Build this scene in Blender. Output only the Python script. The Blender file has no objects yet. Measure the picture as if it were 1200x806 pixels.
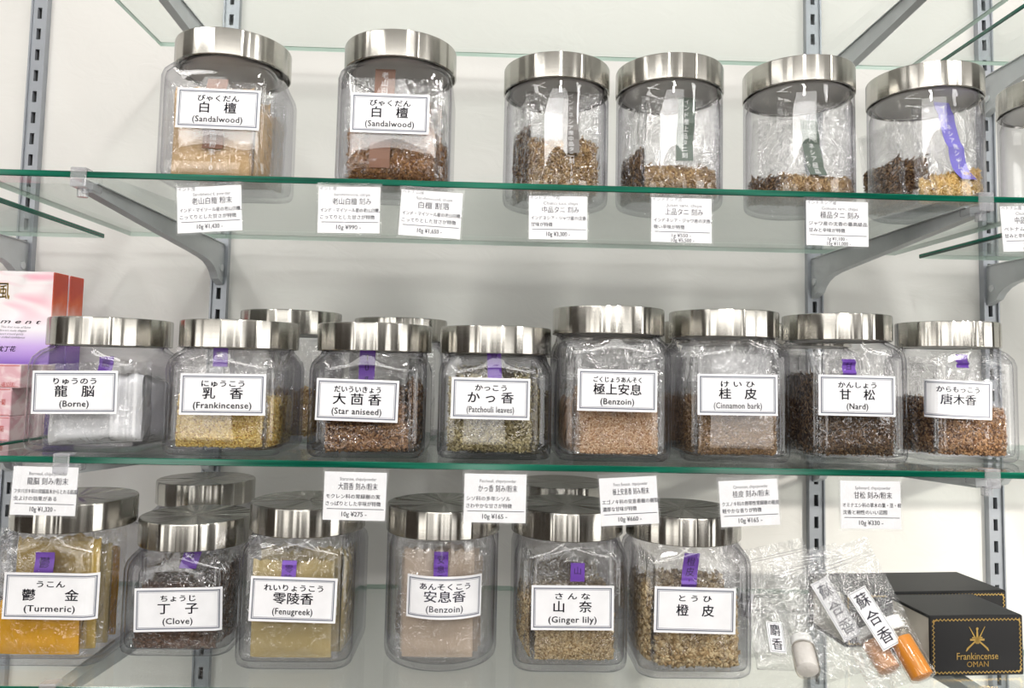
import bpy, math, random
import numpy as np
from mathutils import Vector, Matrix
PI = math.pi
S = bpy.context.scene
C = S.collection
# ------------------------------------------------------------------ camera
# world: X right, Y into the wall, Z up; eye height is z = 0, the shelf fronts lie at Y = 0
F_PX, YAW, PITCH, ROLL, PPX, PPY, CAM_D = 885.2, .0301, .069, .0204, 596.5, 371.0, .58
Fv = Vector((math.sin(YAW)*math.cos(PITCH), math.cos(YAW)*math.cos(PITCH), math.sin(PITCH)))
Rv = Vector((math.cos(YAW), -math.sin(YAW), 0)); Uv = Rv.cross(Fv)
R2 = math.cos(ROLL)*Rv + math.sin(ROLL)*Uv; U2 = -math.sin(ROLL)*Rv + math.cos(ROLL)*Uv
cd = bpy.data.cameras.new('camera'); cam = bpy.data.objects.new('camera', cd); C.objects.link(cam)
M = Matrix((R2, U2, -Fv)).transposed().to_4x4(); M.translation = Vector((0, -CAM_D, 0)); cam.matrix_world = M
cd.lens = 36*F_PX/1200; cd.sensor_width = 36; cd.clip_start = .02
cd.shift_x = (600-PPX)/1200; cd.shift_y = (PPY-403)/1200
S.camera = cam
def at(x, y, Y):                       # point of the plane Y=const seen at a pixel
    v = Fv + (x-PPX)/F_PX*R2 - (y-PPY)/F_PX*U2
    return Vector((0, -CAM_D, 0)) + v*((Y+CAM_D)/v.y)
# ------------------------------------------------------------------ world, lights, exposure
S.view_settings.view_transform = 'Standard'; S.view_settings.look = 'None'
S.view_settings.gamma = 1; S.view_settings.exposure = 0.04
W = bpy.data.worlds.new('world'); S.world = W; W.use_nodes = True
W.node_tree.nodes['Background'].inputs[0].default_value = (.9, .95, 1, 1)
W.node_tree.nodes['Background'].inputs[1].default_value = .6
S.cycles.transparent_max_bounces = 40; S.cycles.max_bounces = 12; S.cycles.caustics_reflective = False
def area(name, loc, aim, sx, sy, power, col=(1, 1, 1)):
    l = bpy.data.lights.new(name, 'AREA'); l.shape = 'RECTANGLE'; l.size = sx; l.size_y = sy; l.energy = power; l.color = col
    o = bpy.data.objects.new(name, l); C.objects.link(o); o.location = loc
    o.rotation_euler = (Vector(aim)-Vector(loc)).to_track_quat('-Z', 'Y').to_euler(); return o
area('ceiling_light', (-.9, -1.0, 1.12), (-.9, -1.0, 0), .14, 1.2, 9.5, (1, .98, .95))
area('ceiling_light', (.15, -.85, 1.12), (.15, -.2, 0), .10, .4, 11, (1, .98, .95))
area('ceiling_light', (1.2, -1.0, 1.12), (1.0, -.6, 0), .14, 1.2, 9.5, (1, .98, .95))
area('ceiling_light', (-.2, -2.6, 1.12), (-.2, -1.4, 0), 2.4, .3, 22, (1, .98, .95))
area('window_light', (2.6, -1.6, .1), (0, 0, 0), 1.0, 1.5, 26, (1, .98, .94))
area('window_light', (-2.4, -2.4, .1), (0, 0, 0), .8, 1.5, 14, (1, .97, .92))
sp = bpy.data.lights.new('sun_stand_in_spot', 'SPOT'); sp.energy = 150; sp.spot_size = math.radians(12.5); sp.spot_blend = .35; sp.shadow_soft_size = .03; sp.color = (1, .95, .86)  # added spot standing in for low sun through an unseen window at right
so = bpy.data.objects.new('sun_stand_in_spot', sp); C.objects.link(so); so.location = (1.5, -1.6, .30)
so.rotation_euler = (Vector((.46, .25, -.2))-so.location).to_track_quat('-Z', 'Y').to_euler()
# ------------------------------------------------------------------ material helpers
MAT = {}
def nm(name):
    m = bpy.data.materials.new(name); m.use_nodes = True; m.node_tree.nodes.clear(); MAT[name] = m
    nt = m.node_tree; out = nt.nodes.new('ShaderNodeOutputMaterial'); return m, nt, out
def N(nt, t, **k):
    n = nt.nodes.new(t)
    for a, v in k.items():
        if isinstance(a, str) and a.startswith('i_'): n.inputs[a[2:].replace('_', ' ')].default_value = v
        else: setattr(n, a, v)
    return n
def c4(c): return (c[0], c[1], c[2], 1)
def srgb(r, g, b): return tuple(((v/255)/12.92 if v/255 < .04045 else ((v/255+.055)/1.055)**2.4) for v in (r, g, b))
def plain(name, col, rough=.5, metal=0, noise=None, bump=0, spec=.5, scale=60):
    m, nt, out = nm(name); b = N(nt, 'ShaderNodeBsdfPrincipled'); nt.links.new(b.outputs[0], out.inputs[0])
    b.inputs['Base Color'].default_value = c4(col); b.inputs['Roughness'].default_value = rough; b.inputs['Metallic'].default_value = metal
    b.inputs['Specular IOR Level'].default_value = spec
    tc = N(nt, 'ShaderNodeTexCoord'); nz = N(nt, 'ShaderNodeTexNoise'); nz.inputs['Scale'].default_value = scale; nz.inputs['Detail'].default_value = 5
    nt.links.new(tc.outputs['Object'], nz.inputs['Vector'])
    rp = N(nt, 'ShaderNodeValToRGB'); k = noise if noise else .04
    rp.color_ramp.elements[0].position = .3; rp.color_ramp.elements[1].position = .7
    rp.color_ramp.elements[0].color = c4([v*(1-k) for v in col]); rp.color_ramp.elements[1].color = c4([min(1, v*(1+k)) for v in col])
    nt.links.new(nz.outputs[0], rp.inputs[0]); nt.links.new(rp.outputs[0], b.inputs['Base Color'])
    if bump:
        bp = N(nt, 'ShaderNodeBump'); bp.inputs['Strength'].default_value = bump; bp.inputs['Distance'].default_value = .002
        nt.links.new(nz.outputs[0], bp.inputs['Height']); nt.links.new(bp.outputs[0], b.inputs['Normal'])
    return m
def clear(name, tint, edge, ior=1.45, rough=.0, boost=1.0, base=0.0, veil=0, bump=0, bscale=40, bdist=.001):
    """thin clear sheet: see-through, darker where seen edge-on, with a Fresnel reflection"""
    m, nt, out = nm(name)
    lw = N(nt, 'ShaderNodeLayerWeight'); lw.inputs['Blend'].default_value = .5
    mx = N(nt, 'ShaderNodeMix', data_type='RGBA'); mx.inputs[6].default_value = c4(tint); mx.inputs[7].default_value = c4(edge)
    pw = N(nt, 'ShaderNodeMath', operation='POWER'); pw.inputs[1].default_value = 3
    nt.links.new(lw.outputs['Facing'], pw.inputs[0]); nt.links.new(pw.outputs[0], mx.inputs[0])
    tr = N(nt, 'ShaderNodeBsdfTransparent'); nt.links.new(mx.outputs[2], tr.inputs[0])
    gl = N(nt, 'ShaderNodeBsdfGlossy'); gl.inputs['Roughness'].default_value = rough
    fr = N(nt, 'ShaderNodeLayerWeight'); fr.inputs['Blend'].default_value = .5      # Schlick's curve, the same from both sides of the sheet
    p5 = N(nt, 'ShaderNodeMath', operation='POWER'); p5.inputs[1].default_value = 5; nt.links.new(fr.outputs['Facing'], p5.inputs[0])
    f0 = ((ior-1)/(ior+1))**2
    ma = N(nt, 'ShaderNodeMath', operation='MULTIPLY_ADD', use_clamp=True); ma.inputs[1].default_value = boost*(1-f0); ma.inputs[2].default_value = base+boost*f0
    nt.links.new(p5.outputs[0], ma.inputs[0])
    ms = N(nt, 'ShaderNodeMixShader'); nt.links.new(ma.outputs[0], ms.inputs[0]); nt.links.new(tr.outputs[0], ms.inputs[1]); nt.links.new(gl.outputs[0], ms.inputs[2])
    last = ms
    if veil:
        df = N(nt, 'ShaderNodeBsdfDiffuse'); df.inputs[0].default_value = (.9, .9, .92, 1)
        m2 = N(nt, 'ShaderNodeMixShader'); m2.inputs[0].default_value = veil
        nt.links.new(ms.outputs[0], m2.inputs[1]); nt.links.new(df.outputs[0], m2.inputs[2]); last = m2
    if bump:
        tc = N(nt, 'ShaderNodeTexCoord'); nz = N(nt, 'ShaderNodeTexNoise'); nz.inputs['Scale'].default_value = bscale; nz.inputs['Detail'].default_value = 3; nz.inputs['Distortion'].default_value = 1.5
        nt.links.new(tc.outputs['Object'], nz.inputs['Vector'])
        bp = N(nt, 'ShaderNodeBump'); bp.inputs['Strength'].default_value = bump; bp.inputs['Distance'].default_value = bdist
        nt.links.new(nz.outputs[0], bp.inputs['Height']); nt.links.new(bp.outputs[0], gl.inputs['Normal']); nt.links.new(bp.outputs[0], fr.inputs['Normal'])
    nt.links.new(last.outputs[0], out.inputs[0]); return m
def steel(name):
    m, nt, out = nm(name); b = N(nt, 'ShaderNodeBsdfPrincipled'); nt.links.new(b.outputs[0], out.inputs[0])
    b.inputs['Metallic'].default_value = 1; b.inputs['Roughness'].default_value = .24; b.inputs['Anisotropic'].default_value = .9; b.inputs['Anisotropic Rotation'].default_value = .25
    tg = N(nt, 'ShaderNodeTangent', direction_type='RADIAL', axis='Z'); nt.links.new(tg.outputs[0], b.inputs['Tangent'])
    # brushing: fine lines running round the lid
    tc = N(nt, 'ShaderNodeTexCoord'); sx = N(nt, 'ShaderNodeSeparateXYZ'); nt.links.new(tc.outputs['Object'], sx.inputs[0])
    ln = N(nt, 'ShaderNodeVectorMath', operation='LENGTH'); cb = N(nt, 'ShaderNodeCombineXYZ')
    nt.links.new(sx.outputs[0], cb.inputs[0]); nt.links.new(sx.outputs[1], cb.inputs[1]); nt.links.new(cb.outputs[0], ln.inputs[0])
    cb2 = N(nt, 'ShaderNodeCombineXYZ'); nt.links.new(ln.outputs['Value'], cb2.inputs[0]); nt.links.new(sx.outputs[2], cb2.inputs[2])
    nz = N(nt, 'ShaderNodeTexNoise'); nz.inputs['Scale'].default_value = 1500; nz.inputs['Detail'].default_value = 2; nt.links.new(cb2.outputs[0], nz.inputs['Vector'])
    rp = N(nt, 'ShaderNodeValToRGB'); rp.color_ramp.elements[0].color = (.42, .405, .37, 1); rp.color_ramp.elements[1].color = (.56, .54, .50, 1)
    nt.links.new(nz.outputs[0], rp.inputs[0]); nt.links.new(rp.outputs[0], b.inputs['Base Color'])
    # shallow pressing waves round the rim
    at2 = N(nt, 'ShaderNodeMath', operation='ARCTAN2'); nt.links.new(sx.outputs[0], at2.inputs[0]); nt.links.new(sx.outputs[1], at2.inputs[1])
    oi = N(nt, 'ShaderNodeObjectInfo'); ad = N(nt, 'ShaderNodeMath', operation='MULTIPLY_ADD'); ad.inputs[1].default_value = 37
    nt.links.new(oi.outputs['Random'], ad.inputs[0]); nt.links.new(at2.outputs[0], ad.inputs[2])
    n2 = N(nt, 'ShaderNodeTexNoise', noise_dimensions='1D'); n2.inputs['Scale'].default_value = 1.25; n2.inputs['Detail'].default_value = 2.2
    nt.links.new(ad.outputs[0], n2.inputs['W'])
    bp = N(nt, 'ShaderNodeBump'); bp.inputs['Strength'].default_value = .8; bp.inputs['Distance'].default_value = .008
    nt.links.new(n2.outputs[0], bp.inputs['Height']); nt.links.new(bp.outputs[0], b.inputs['Normal'])
    return m
def grain(name, cols, rough=.75, powder=False, scale=900):
    """each chip its own colour (random per island) for chips, or fine speckle for powder"""
    m, nt, out = nm(name); b = N(nt, 'ShaderNodeBsdfPrincipled'); nt.links.new(b.outputs[0], out.inputs[0]); b.inputs['Roughness'].default_value = rough
    b.inputs['Specular IOR Level'].default_value = .25
    rp = N(nt, 'ShaderNodeValToRGB'); rp.color_ramp.interpolation = 'LINEAR'
    es = rp.color_ramp.elements
    while len(es) < len(cols): es.new(.5)
    for i, c in enumerate(cols):
        es[i].position = i/(len(cols)-1) if not powder else .3+.4*i/(len(cols)-1); es[i].color = c4(srgb(*c))
    if powder:
        tc = N(nt, 'ShaderNodeTexCoord'); nz = N(nt, 'ShaderNodeTexNoise'); nz.inputs['Scale'].default_value = scale; nz.inputs['Detail'].default_value = 6; nz.inputs['Roughness'].default_value = .7
        nt.links.new(tc.outputs['Object'], nz.inputs['Vector']); nt.links.new(nz.outputs[0], rp.inputs[0])
        n3 = N(nt, 'ShaderNodeTexNoise'); n3.inputs['Scale'].default_value = 45; n3.inputs['Detail'].default_value = 5; nt.links.new(tc.outputs['Object'], n3.inputs['Vector'])
        bp = N(nt, 'ShaderNodeBump'); bp.inputs['Strength'].default_value = .6; bp.inputs['Distance'].default_value = .002
        nt.links.new(n3.outputs[0], bp.inputs['Height']); nt.links.new(bp.outputs[0], b.inputs['Normal'])
    else:
        g = N(nt, 'ShaderNodeNewGeometry'); nt.links.new(g.outputs['Random Per Island'], rp.inputs[0])
    nt.links.new(rp.outputs[0], b.inputs['Base Color']); return m
steel('steel')
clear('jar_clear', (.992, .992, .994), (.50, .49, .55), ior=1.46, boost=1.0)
clear('film', (.995, .995, .995), (.93, .93, .93), ior=1.5, rough=.03, boost=1.3, base=.045, veil=.018, bump=1.0, bscale=48, bdist=.006)
clear('laminate', (.99, .99, .99), (.95, .95, .95), ior=1.4, rough=.06, boost=.6, veil=.04, bump=.5, bscale=60, bdist=.002)
clear('shelf_sheet', (.975, .99, .982), (.93, .97, .95), ior=1.5, boost=.9)
clear('clip_clear', (.93, .93, .94), (.55, .56, .58), ior=1.5, boost=1.2, veil=.16)
clear('vial_clear', (.95, .93, .9), (.7, .6, .5), ior=1.45, boost=1.2)
def edge_mat():
    m, nt, out = nm('shelf_edge'); b = N(nt, 'ShaderNodeBsdfPrincipled'); nt.links.new(b.outputs[0], out.inputs[0])
    b.inputs['Roughness'].default_value = .12; b.inputs['Specular IOR Level'].default_value = .6
    tc = N(nt, 'ShaderNodeTexCoord'); mp = N(nt, 'ShaderNodeMapping'); mp.inputs['Scale'].default_value = (6, 1, 160)
    nz = N(nt, 'ShaderNodeTexNoise'); nz.inputs['Scale'].default_value = 1.6; nz.inputs['Detail'].default_value = 3
    nt.links.new(tc.outputs['Object'], mp.inputs[0]); nt.links.new(mp.outputs[0], nz.inputs['Vector'])
    rp = N(nt, 'ShaderNodeValToRGB'); rp.color_ramp.elements[0].position = .35; rp.color_ramp.elements[1].position = .7
    rp.color_ramp.elements[0].color = c4(srgb(0, 62, 48)); rp.color_ramp.elements[1].color = c4(srgb(12, 110, 86))
    nt.links.new(nz.outputs[0], rp.inputs[0]); nt.links.new(rp.outputs[0], b.inputs['Base Color'])
edge_mat()
plain('pale_edge', srgb(178, 200, 188), .2)
def wall_mat():
    m, nt, out = nm('wall_plaster'); b = N(nt, 'ShaderNodeBsdfPrincipled'); nt.links.new(b.outputs[0], out.inputs[0]); b.inputs['Roughness'].default_value = .7
    b.inputs['Specular IOR Level'].default_value = .2
    tc = N(nt, 'ShaderNodeTexCoord'); nz = N(nt, 'ShaderNodeTexNoise'); nz.inputs['Scale'].default_value = 7; nz.inputs['Detail'].default_value = 6; nz.inputs['Distortion'].default_value = 1
    nt.links.new(tc.outputs['Object'], nz.inputs['Vector'])
    rp = N(nt, 'ShaderNodeValToRGB'); rp.color_ramp.elements[0].color = (.69, .678, .65, 1); rp.color_ramp.elements[1].color = (.75, .738, .71, 1)
    nt.links.new(nz.outputs[0], rp.inputs[0]); nt.links.new(rp.outputs[0], b.inputs['Base Color'])
    mp = N(nt, 'ShaderNodeMapping'); mp.inputs['Rotation'].default_value = (0, .6, 0); mp.inputs['Scale'].default_value = (22, 1, 34)
    n2 = N(nt, 'ShaderNodeTexNoise'); n2.inputs['Scale'].default_value = 1.0; n2.inputs['Detail'].default_value = 6; n2.inputs['Distortion'].default_value = 1.4
    nt.links.new(tc.outputs['Object'], mp.inputs[0]); nt.links.new(mp.outputs[0], n2.inputs['Vector'])
    bp = N(nt, 'ShaderNodeBump'); bp.inputs['Strength'].default_value = .13; bp.inputs['Distance'].default_value = .005
    nt.links.new(n2.outputs[0], bp.inputs['Height']); nt.links.new(bp.outputs[0], b.inputs['Normal'])
wall_mat()
plain('lid_liner', (.74, .71, .69), .5); plain('paper', (.84, .84, .86), .45); plain('ink', (.03, .03, .05), .6); plain('ink_grey', (.10, .10, .12), .6); plain('ink_faint', (.28, .28, .32), .6)
plain('ink_purple', (.06, .03, .12), .5); plain('frame_ink', srgb(112, 116, 130), .6)
plain('bracket_grey', srgb(186, 190, 192), .38, 0, spec=.6); plain('rail_alu', srgb(158, 162, 168), .32, .35); plain('slot_dark', (.012, .012, .012), .6)
plain('strip_purple', srgb(128, 84, 190), .4); plain('strip_violet', srgb(120, 112, 200), .4); plain('strip_brown', srgb(140, 102, 82), .45); plain('strip_green', srgb(96, 108, 98), .45); plain('strip_grey', srgb(116, 112, 108), .45)
plain('white_ink', (.85, .85, .85), .5); plain('black_card', (.004, .004, .005), .42, spec=.35); plain('page_block', srgb(206, 200, 188), .6, noise=.08, scale=25)
plain('gold', srgb(215, 180, 105), .3, .85); plain('red_ink', srgb(190, 60, 50), .5); plain('white_cap', (.85, .85, .83), .35)
plain('amber_oil', srgb(226, 146, 50), .3); plain('cloudy_oil', srgb(214, 158, 110), .4); plain('white_lump', (.86, .86, .87), .5, bump=.5, scale=200)
plain('room_wall', (.5, .49, .46), .8); plain('room_floor', (.25, .22, .19), .5); plain('room_ceiling', (.80, .80, .80), .8); plain('dark_wood', (.05, .035, .025), .5)
plain('label_edge', (.7, .7, .72), .5); plain('pin_head', (.62, .64, .65), .3)
def petals():
    m, nt, out = nm('petal_print'); b = N(nt, 'ShaderNodeBsdfPrincipled'); nt.links.new(b.outputs[0], out.inputs[0]); b.inputs['Roughness'].default_value = .3
    tc = N(nt, 'ShaderNodeTexCoord'); mp = N(nt, 'ShaderNodeMapping'); mp.inputs['Rotation'].default_value = (0, .5, 0); mp.inputs['Scale'].default_value = (10, 1, 22)
    nz = N(nt, 'ShaderNodeTexNoise'); nz.inputs['Scale'].default_value = 1; nz.inputs['Detail'].default_value = 1.2; nz.inputs['Distortion'].default_value = 1.8
    nt.links.new(tc.outputs['Object'], mp.inputs[0]); nt.links.new(mp.outputs[0], nz.inputs['Vector'])
    rp = N(nt, 'ShaderNodeValToRGB'); e = rp.color_ramp.elements; e[0].position = .40; e[0].color = c4(srgb(248, 240, 242)); e[1].position = .68; e[1].color = c4(srgb(214, 40, 130))
    k = e.new(.52); k.color = c4(srgb(244, 170, 190)); nt.links.new(nz.outputs[0], rp.inputs[0])
    sx = N(nt, 'ShaderNodeSeparateXYZ'); nt.links.new(tc.outputs['Object'], sx.inputs[0])
    # printed design: petals above, plain white middle, violet foot
    r2 = N(nt, 'ShaderNodeValToRGB'); q = r2.color_ramp.elements; q[0].position = .66; q[0].color = (0, 0, 0, 1); q[1].position = .78; q[1].color = (1, 1, 1, 1)
    sc = N(nt, 'ShaderNodeMath', operation='DIVIDE'); sc.inputs[1].default_value = .163; nt.links.new(sx.outputs[2], sc.inputs[0]); nt.links.new(sc.outputs[0], r2.inputs[0])
    r3 = N(nt, 'ShaderNodeValToRGB'); q = r3.color_ramp.elements; q[0].position = .44; q[0].color = c4(srgb(150, 110, 205)); q[1].position = .64; q[1].color = c4(srgb(244, 240, 246))
    kk = q.new(.54); kk.color = c4(srgb(196, 168, 228)); nt.links.new(sc.outputs[0], r3.inputs[0])
    mx = N(nt, 'ShaderNodeMix', data_type='RGBA'); nt.links.new(r2.outputs[0], mx.inputs[0]); nt.links.new(r3.outputs[0], mx.inputs[6]); nt.links.new(rp.outputs[0], mx.inputs[7])
    nt.links.new(mx.outputs[2], b.inputs['Base Color'])
    m, nt, out = nm('petal_side'); b = N(nt, 'ShaderNodeBsdfPrincipled'); nt.links.new(b.outputs[0], out.inputs[0]); b.inputs['Roughness'].default_value = .3
    tc = N(nt, 'ShaderNodeTexCoord'); sx = N(nt, 'ShaderNodeSeparateXYZ'); nt.links.new(tc.outputs['Object'], sx.inputs[0])
    nz = N(nt, 'ShaderNodeTexNoise'); nz.inputs['Scale'].default_value = 40; nt.links.new(tc.outputs['Object'], nz.inputs['Vector'])
    sc = N(nt, 'ShaderNodeMath', operation='DIVIDE'); sc.inputs[1].default_value = .163; nt.links.new(sx.outputs[2], sc.inputs[0])
    ad = N(nt, 'ShaderNodeMath', operation='MULTIPLY_ADD'); ad.inputs[1].default_value = .22; nt.links.new(nz.outputs[0], ad.inputs[0]); nt.links.new(sc.outputs[0], ad.inputs[2])
    rp = N(nt, 'ShaderNodeValToRGB'); e = rp.color_ramp.elements; e[0].position = .55; e[0].color = c4(srgb(128, 84, 190)); e[1].position = 1.0; e[1].color = c4(srgb(204, 60, 24))
    for p_, c_ in ((.7, (160, 110, 200)), (.82, (240, 190, 180)), (.92, (226, 96, 44))): k = e.new(p_); k.color = c4(srgb(*c_))
    nt.links.new(ad.outputs[0], rp.inputs[0]); nt.links.new(rp.outputs[0], b.inputs['Base Color'])
    m, nt, out = nm('pale_petal_print'); b = N(nt, 'ShaderNodeBsdfPrincipled'); nt.links.new(b.outputs[0], out.inputs[0]); b.inputs['Roughness'].default_value = .35
    tc = N(nt, 'ShaderNodeTexCoord'); nz = N(nt, 'ShaderNodeTexNoise'); nz.inputs['Scale'].default_value = 60; nz.inputs['Distortion'].default_value = 2; nt.links.new(tc.outputs['Object'], nz.inputs['Vector'])
    rp = N(nt, 'ShaderNodeValToRGB'); e = rp.color_ramp.elements; e[0].position = .35; e[0].color = c4(srgb(238, 214, 216)); e[1].position = .65; e[1].color = c4(srgb(222, 172, 182))
    nt.links.new(nz.outputs[0], rp.inputs[0]); nt.links.new(rp.outputs[0], b.inputs['Base Color'])
petals()
def emit(name, col, s):
    m, nt, out = nm(name); e = N(nt, 'ShaderNodeEmission'); e.inputs[0].default_value = c4(col); e.inputs[1].default_value = s; nt.links.new(e.outputs[0], out.inputs[0])
emit('window_day', (1, .98, .95), 3.2)
# ------------------------------------------------------------------ object helpers
def obj(name, me, mat=None, parent=None, kind=None):
    o = bpy.data.objects.new(name, me); C.objects.link(o)
    if mat is not None:
        if len(me.materials): mat = []
        for m in (mat if isinstance(mat, (list, tuple)) else [mat]): me.materials.append(MAT[m])
    if parent: o.parent = parent
    if kind: o['kind'] = kind
    return o
def tag(o, label, cat, group=None):
    o['label'] = label; o['category'] = cat
    if group: o['group'] = group
    return o
def thing(name, label, cat, loc=(0, 0, 0), rot=(0, 0, 0), group=None):
    o = bpy.data.objects.new(name, None); C.objects.link(o); o.location = loc; o.rotation_euler = rot; o.empty_display_size = .01
    return tag(o, label, cat, group)
def mesh(vs, fs, smooth=False, mi=None):
    me = bpy.data.meshes.new('m'); me.from_pydata([tuple(v) for v in vs], [], fs)
    if smooth: me.polygons.foreach_set('use_smooth', [True]*len(me.polygons))
    if mi is not None: me.polygons.foreach_set('material_index', mi)
    me.update(); return me
def sharp(me, deg=40):
    me.set_sharp_from_angle(angle=math.radians(deg)); return me
class MB:
    def __init__(s): s.v = []; s.f = []; s.mi = []
    def add(s, vs, fs, mi=0):
        b = len(s.v); s.v += [tuple(v) for v in vs]; s.f += [tuple(i+b for i in f) for f in fs]; s.mi += [mi]*len(fs)
    def box(s, x0, x1, y0, y1, z0, z1, mi=0, c=0):
        if c <= 0:
            vs = [(x, y, z) for x in (x0, x1) for y in (y0, y1) for z in (z0, z1)]
            s.add(vs, [(0, 1, 3, 2), (4, 6, 7, 5), (0, 4, 5, 1), (2, 3, 7, 6), (0, 2, 6, 4), (1, 5, 7, 3)], mi); return
        prof = []
        for zz, k in ((z0, c), (z0+c, 0), (z1-c, 0), (z1, c)):
            prof.append([(x0+k+ (0 if k else c), y0+k, zz), (x1-k-(0 if k else c), y0+k, zz), (x1-k, y0+k+(0 if k else c), zz), (x1-k, y1-k-(0 if k else c), zz),
                         (x1-k-(0 if k else c), y1-k, zz), (x0+k+(0 if k else c), y1-k, zz), (x0+k, y1-k-(0 if k else c), zz), (x0+k, y0+k+(0 if k else c), zz)])
        s.loft(prof, mi)
    def loft(s, loops, mi=0, cap0=True, cap1=True):
        b = len(s.v); n = len(loops[0])
        for l in loops: s.v += [tuple(v) for v in l]
        for k in range(len(loops)-1):
            for i in range(n):
                j = (i+1) % n
                s.f.append((b+k*n+i, b+k*n+j, b+(k+1)*n+j, b+(k+1)*n+i)); s.mi.append(mi)
        if cap0: s.f.append(tuple(b+i for i in reversed(range(n)))); s.mi.append(mi)
        if cap1: s.f.append(tuple(b+(len(loops)-1)*n+i for i in range(n))); s.mi.append(mi)
    def tube(s, a, b_, r, n=12, mi=0, r2=None):
        a = Vector(a); b_ = Vector(b_); d = (b_-a).normalized(); u = d.orthogonal().normalized(); w = d.cross(u); r2 = r if r2 is None else r2
        s.loft([[a+(u*math.cos(t)+w*math.sin(t))*r for t in [2*PI*i/n for i in range(n)]], [b_+(u*math.cos(t)+w*math.sin(t))*r2 for t in [2*PI*i/n for i in range(n)]]], mi)
    def me(s, smooth=False, deg=None):
        m = mesh(s.v, s.f, smooth, s.mi)
        if deg: sharp(m, deg)
        return m
# text -> flat mesh data, cached (x right, z up), centred, given height and width limits
TC = {}
def glyphs(t, h, w=None, bold=0.0, align='C', shear=0, spacing=1.0):
    key = (t, bold, shear, spacing)
    if key not in TC:
        c = bpy.data.curves.new('txt', 'FONT'); c.body = t; c.size = 1; c.resolution_u = 2; c.offset = bold; c.shear = shear; c.space_character = spacing
        o = bpy.data.objects.new('txt', c); C.objects.link(o); bpy.context.view_layer.update()
        m = bpy.data.meshes.new_from_object(o.evaluated_get(bpy.context.evaluated_depsgraph_get()))
        v = np.array([q.co[:2] for q in m.vertices]); f = [tuple(p.vertices) for p in m.polygons]
        bpy.data.objects.remove(o); bpy.data.curves.remove(c); bpy.data.meshes.remove(m); TC[key] = (v, f)
    v, f = TC[key]; v = v.copy()
    x0, x1 = v[:, 0].min(), v[:, 0].max(); s = h; sx = h
    if w: sx = w/(x1-x0)
    v[:, 1] = (v[:, 1]-.36)*s
    v[:, 0] = (v[:, 0]-(x0+x1)/2)*sx if align == 'C' else (v[:, 0]-x0)*sx
    return v, f
class Ink:                                # gathers printed marks (x, z in the plane of the print)
    def __init__(s): s.v = []; s.f = []
    def put(s, vf, x, z, rot=0):
        v, f = vf; b = len(s.v); c, n = math.cos(rot), math.sin(rot)
        s.v += [(x+a*c-q*n, z+a*n+q*c) for a, q in v]; s.f += [tuple(i+b for i in k) for k in f]
    def text(s, t, x, z, h, w=None, bold=0, **k):
        g = glyphs(t, h, w, **k)
        for dx, dz in (((0, 0),) if not bold else ((-bold*h, 0), (bold*h, 0), (0, bold*h))): s.put(g, x+dx, z+dz)
    def vertical(s, t, x, z, h, step=None, mirror=False):
        step = step or h*1.05
        for ch in t:
            if ch != ' ': s.put(glyphs(ch, h), x, z)
            z -= step*(.5 if ch == ' ' else 1)
    def rect(s, x0, x1, z0, z1, n=1):
        for i in range(n):
            a, c = x0+(x1-x0)*i/n, x0+(x1-x0)*(i+1)/n; b = len(s.v)
            s.v += [(a, z0), (c, z0), (c, z1), (a, z1)]; s.f.append((b, b+1, b+2, b+3))
    def frame(s, x0, x1, z0, z1, t, n=1):
        s.rect(x0, x1, z0, z0+t, n); s.rect(x0, x1, z1-t, z1, n); s.rect(x0, x0+t, z0, z1); s.rect(x1-t, x1, z0, z1)
    def me(s, fn): return mesh([fn(a, b) for a, b in s.v], s.f)
# ------------------------------------------------------------------ the setting
YW = .3171
def struct(name, vs, fs, mat, bevel=0):
    return obj(name, mesh(vs, fs), mat, kind='structure')
def sbox(name, b, mat, parent=None):
    m = MB(); m.box(*b); o = obj(name, m.me(), mat, parent)
    if not parent: o['kind'] = 'structure'
    return o
sbox('wall_back', (-3.2, 3.2, YW, YW+.1, -1.45, 1.25), 'wall_plaster')
sbox('wall_left', (-3.3, -3.2, -3.6, YW+.1, -1.45, 1.25), 'dark_wood')
sbox('wall_right', (3.2, 3.3, -3.6, YW+.1, -1.45, 1.25), 'dark_wood')
sbox('wall_front', (-3.2, 3.2, -3.7, -3.6, -1.45, 1.25), 'room_wall')
sbox('trim_1', (-1.6, 1.6, -.02, YW, -.62, -.40), 'room_ceiling')
for k, (x0, x1) in enumerate(((-3.1, -2.4), (-1.0, -.6), (.45, .9), (2.0, 2.5))): sbox('trim_%d' % (k+2), (x0, x1, -3.6, -3.2, -1.45, .9), 'dark_wood')  # unseen dark blocks, added so the steel lids reflect dark bands
sbox('floor', (-3.2, 3.2, -3.6, YW, -1.5, -1.45), 'room_floor')
sbox('ceiling', (-3.2, 3.2, -3.6, YW, 1.25, 1.3), 'room_ceiling')
for k, (x0, x1) in enumerate(((-2.0, -1.35), (-.16, .12), (1.2, 1.75))):
    w_ = sbox('window_%d' % (k+1), (x0, x1, -3.6, -3.585, -.7, .95), 'window_day')
    for xx in (x0-.05, x1): sbox('window_frame', (xx, xx+.05, -3.6, -3.54, -.75, 1.0), 'dark_wood', w_)
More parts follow.
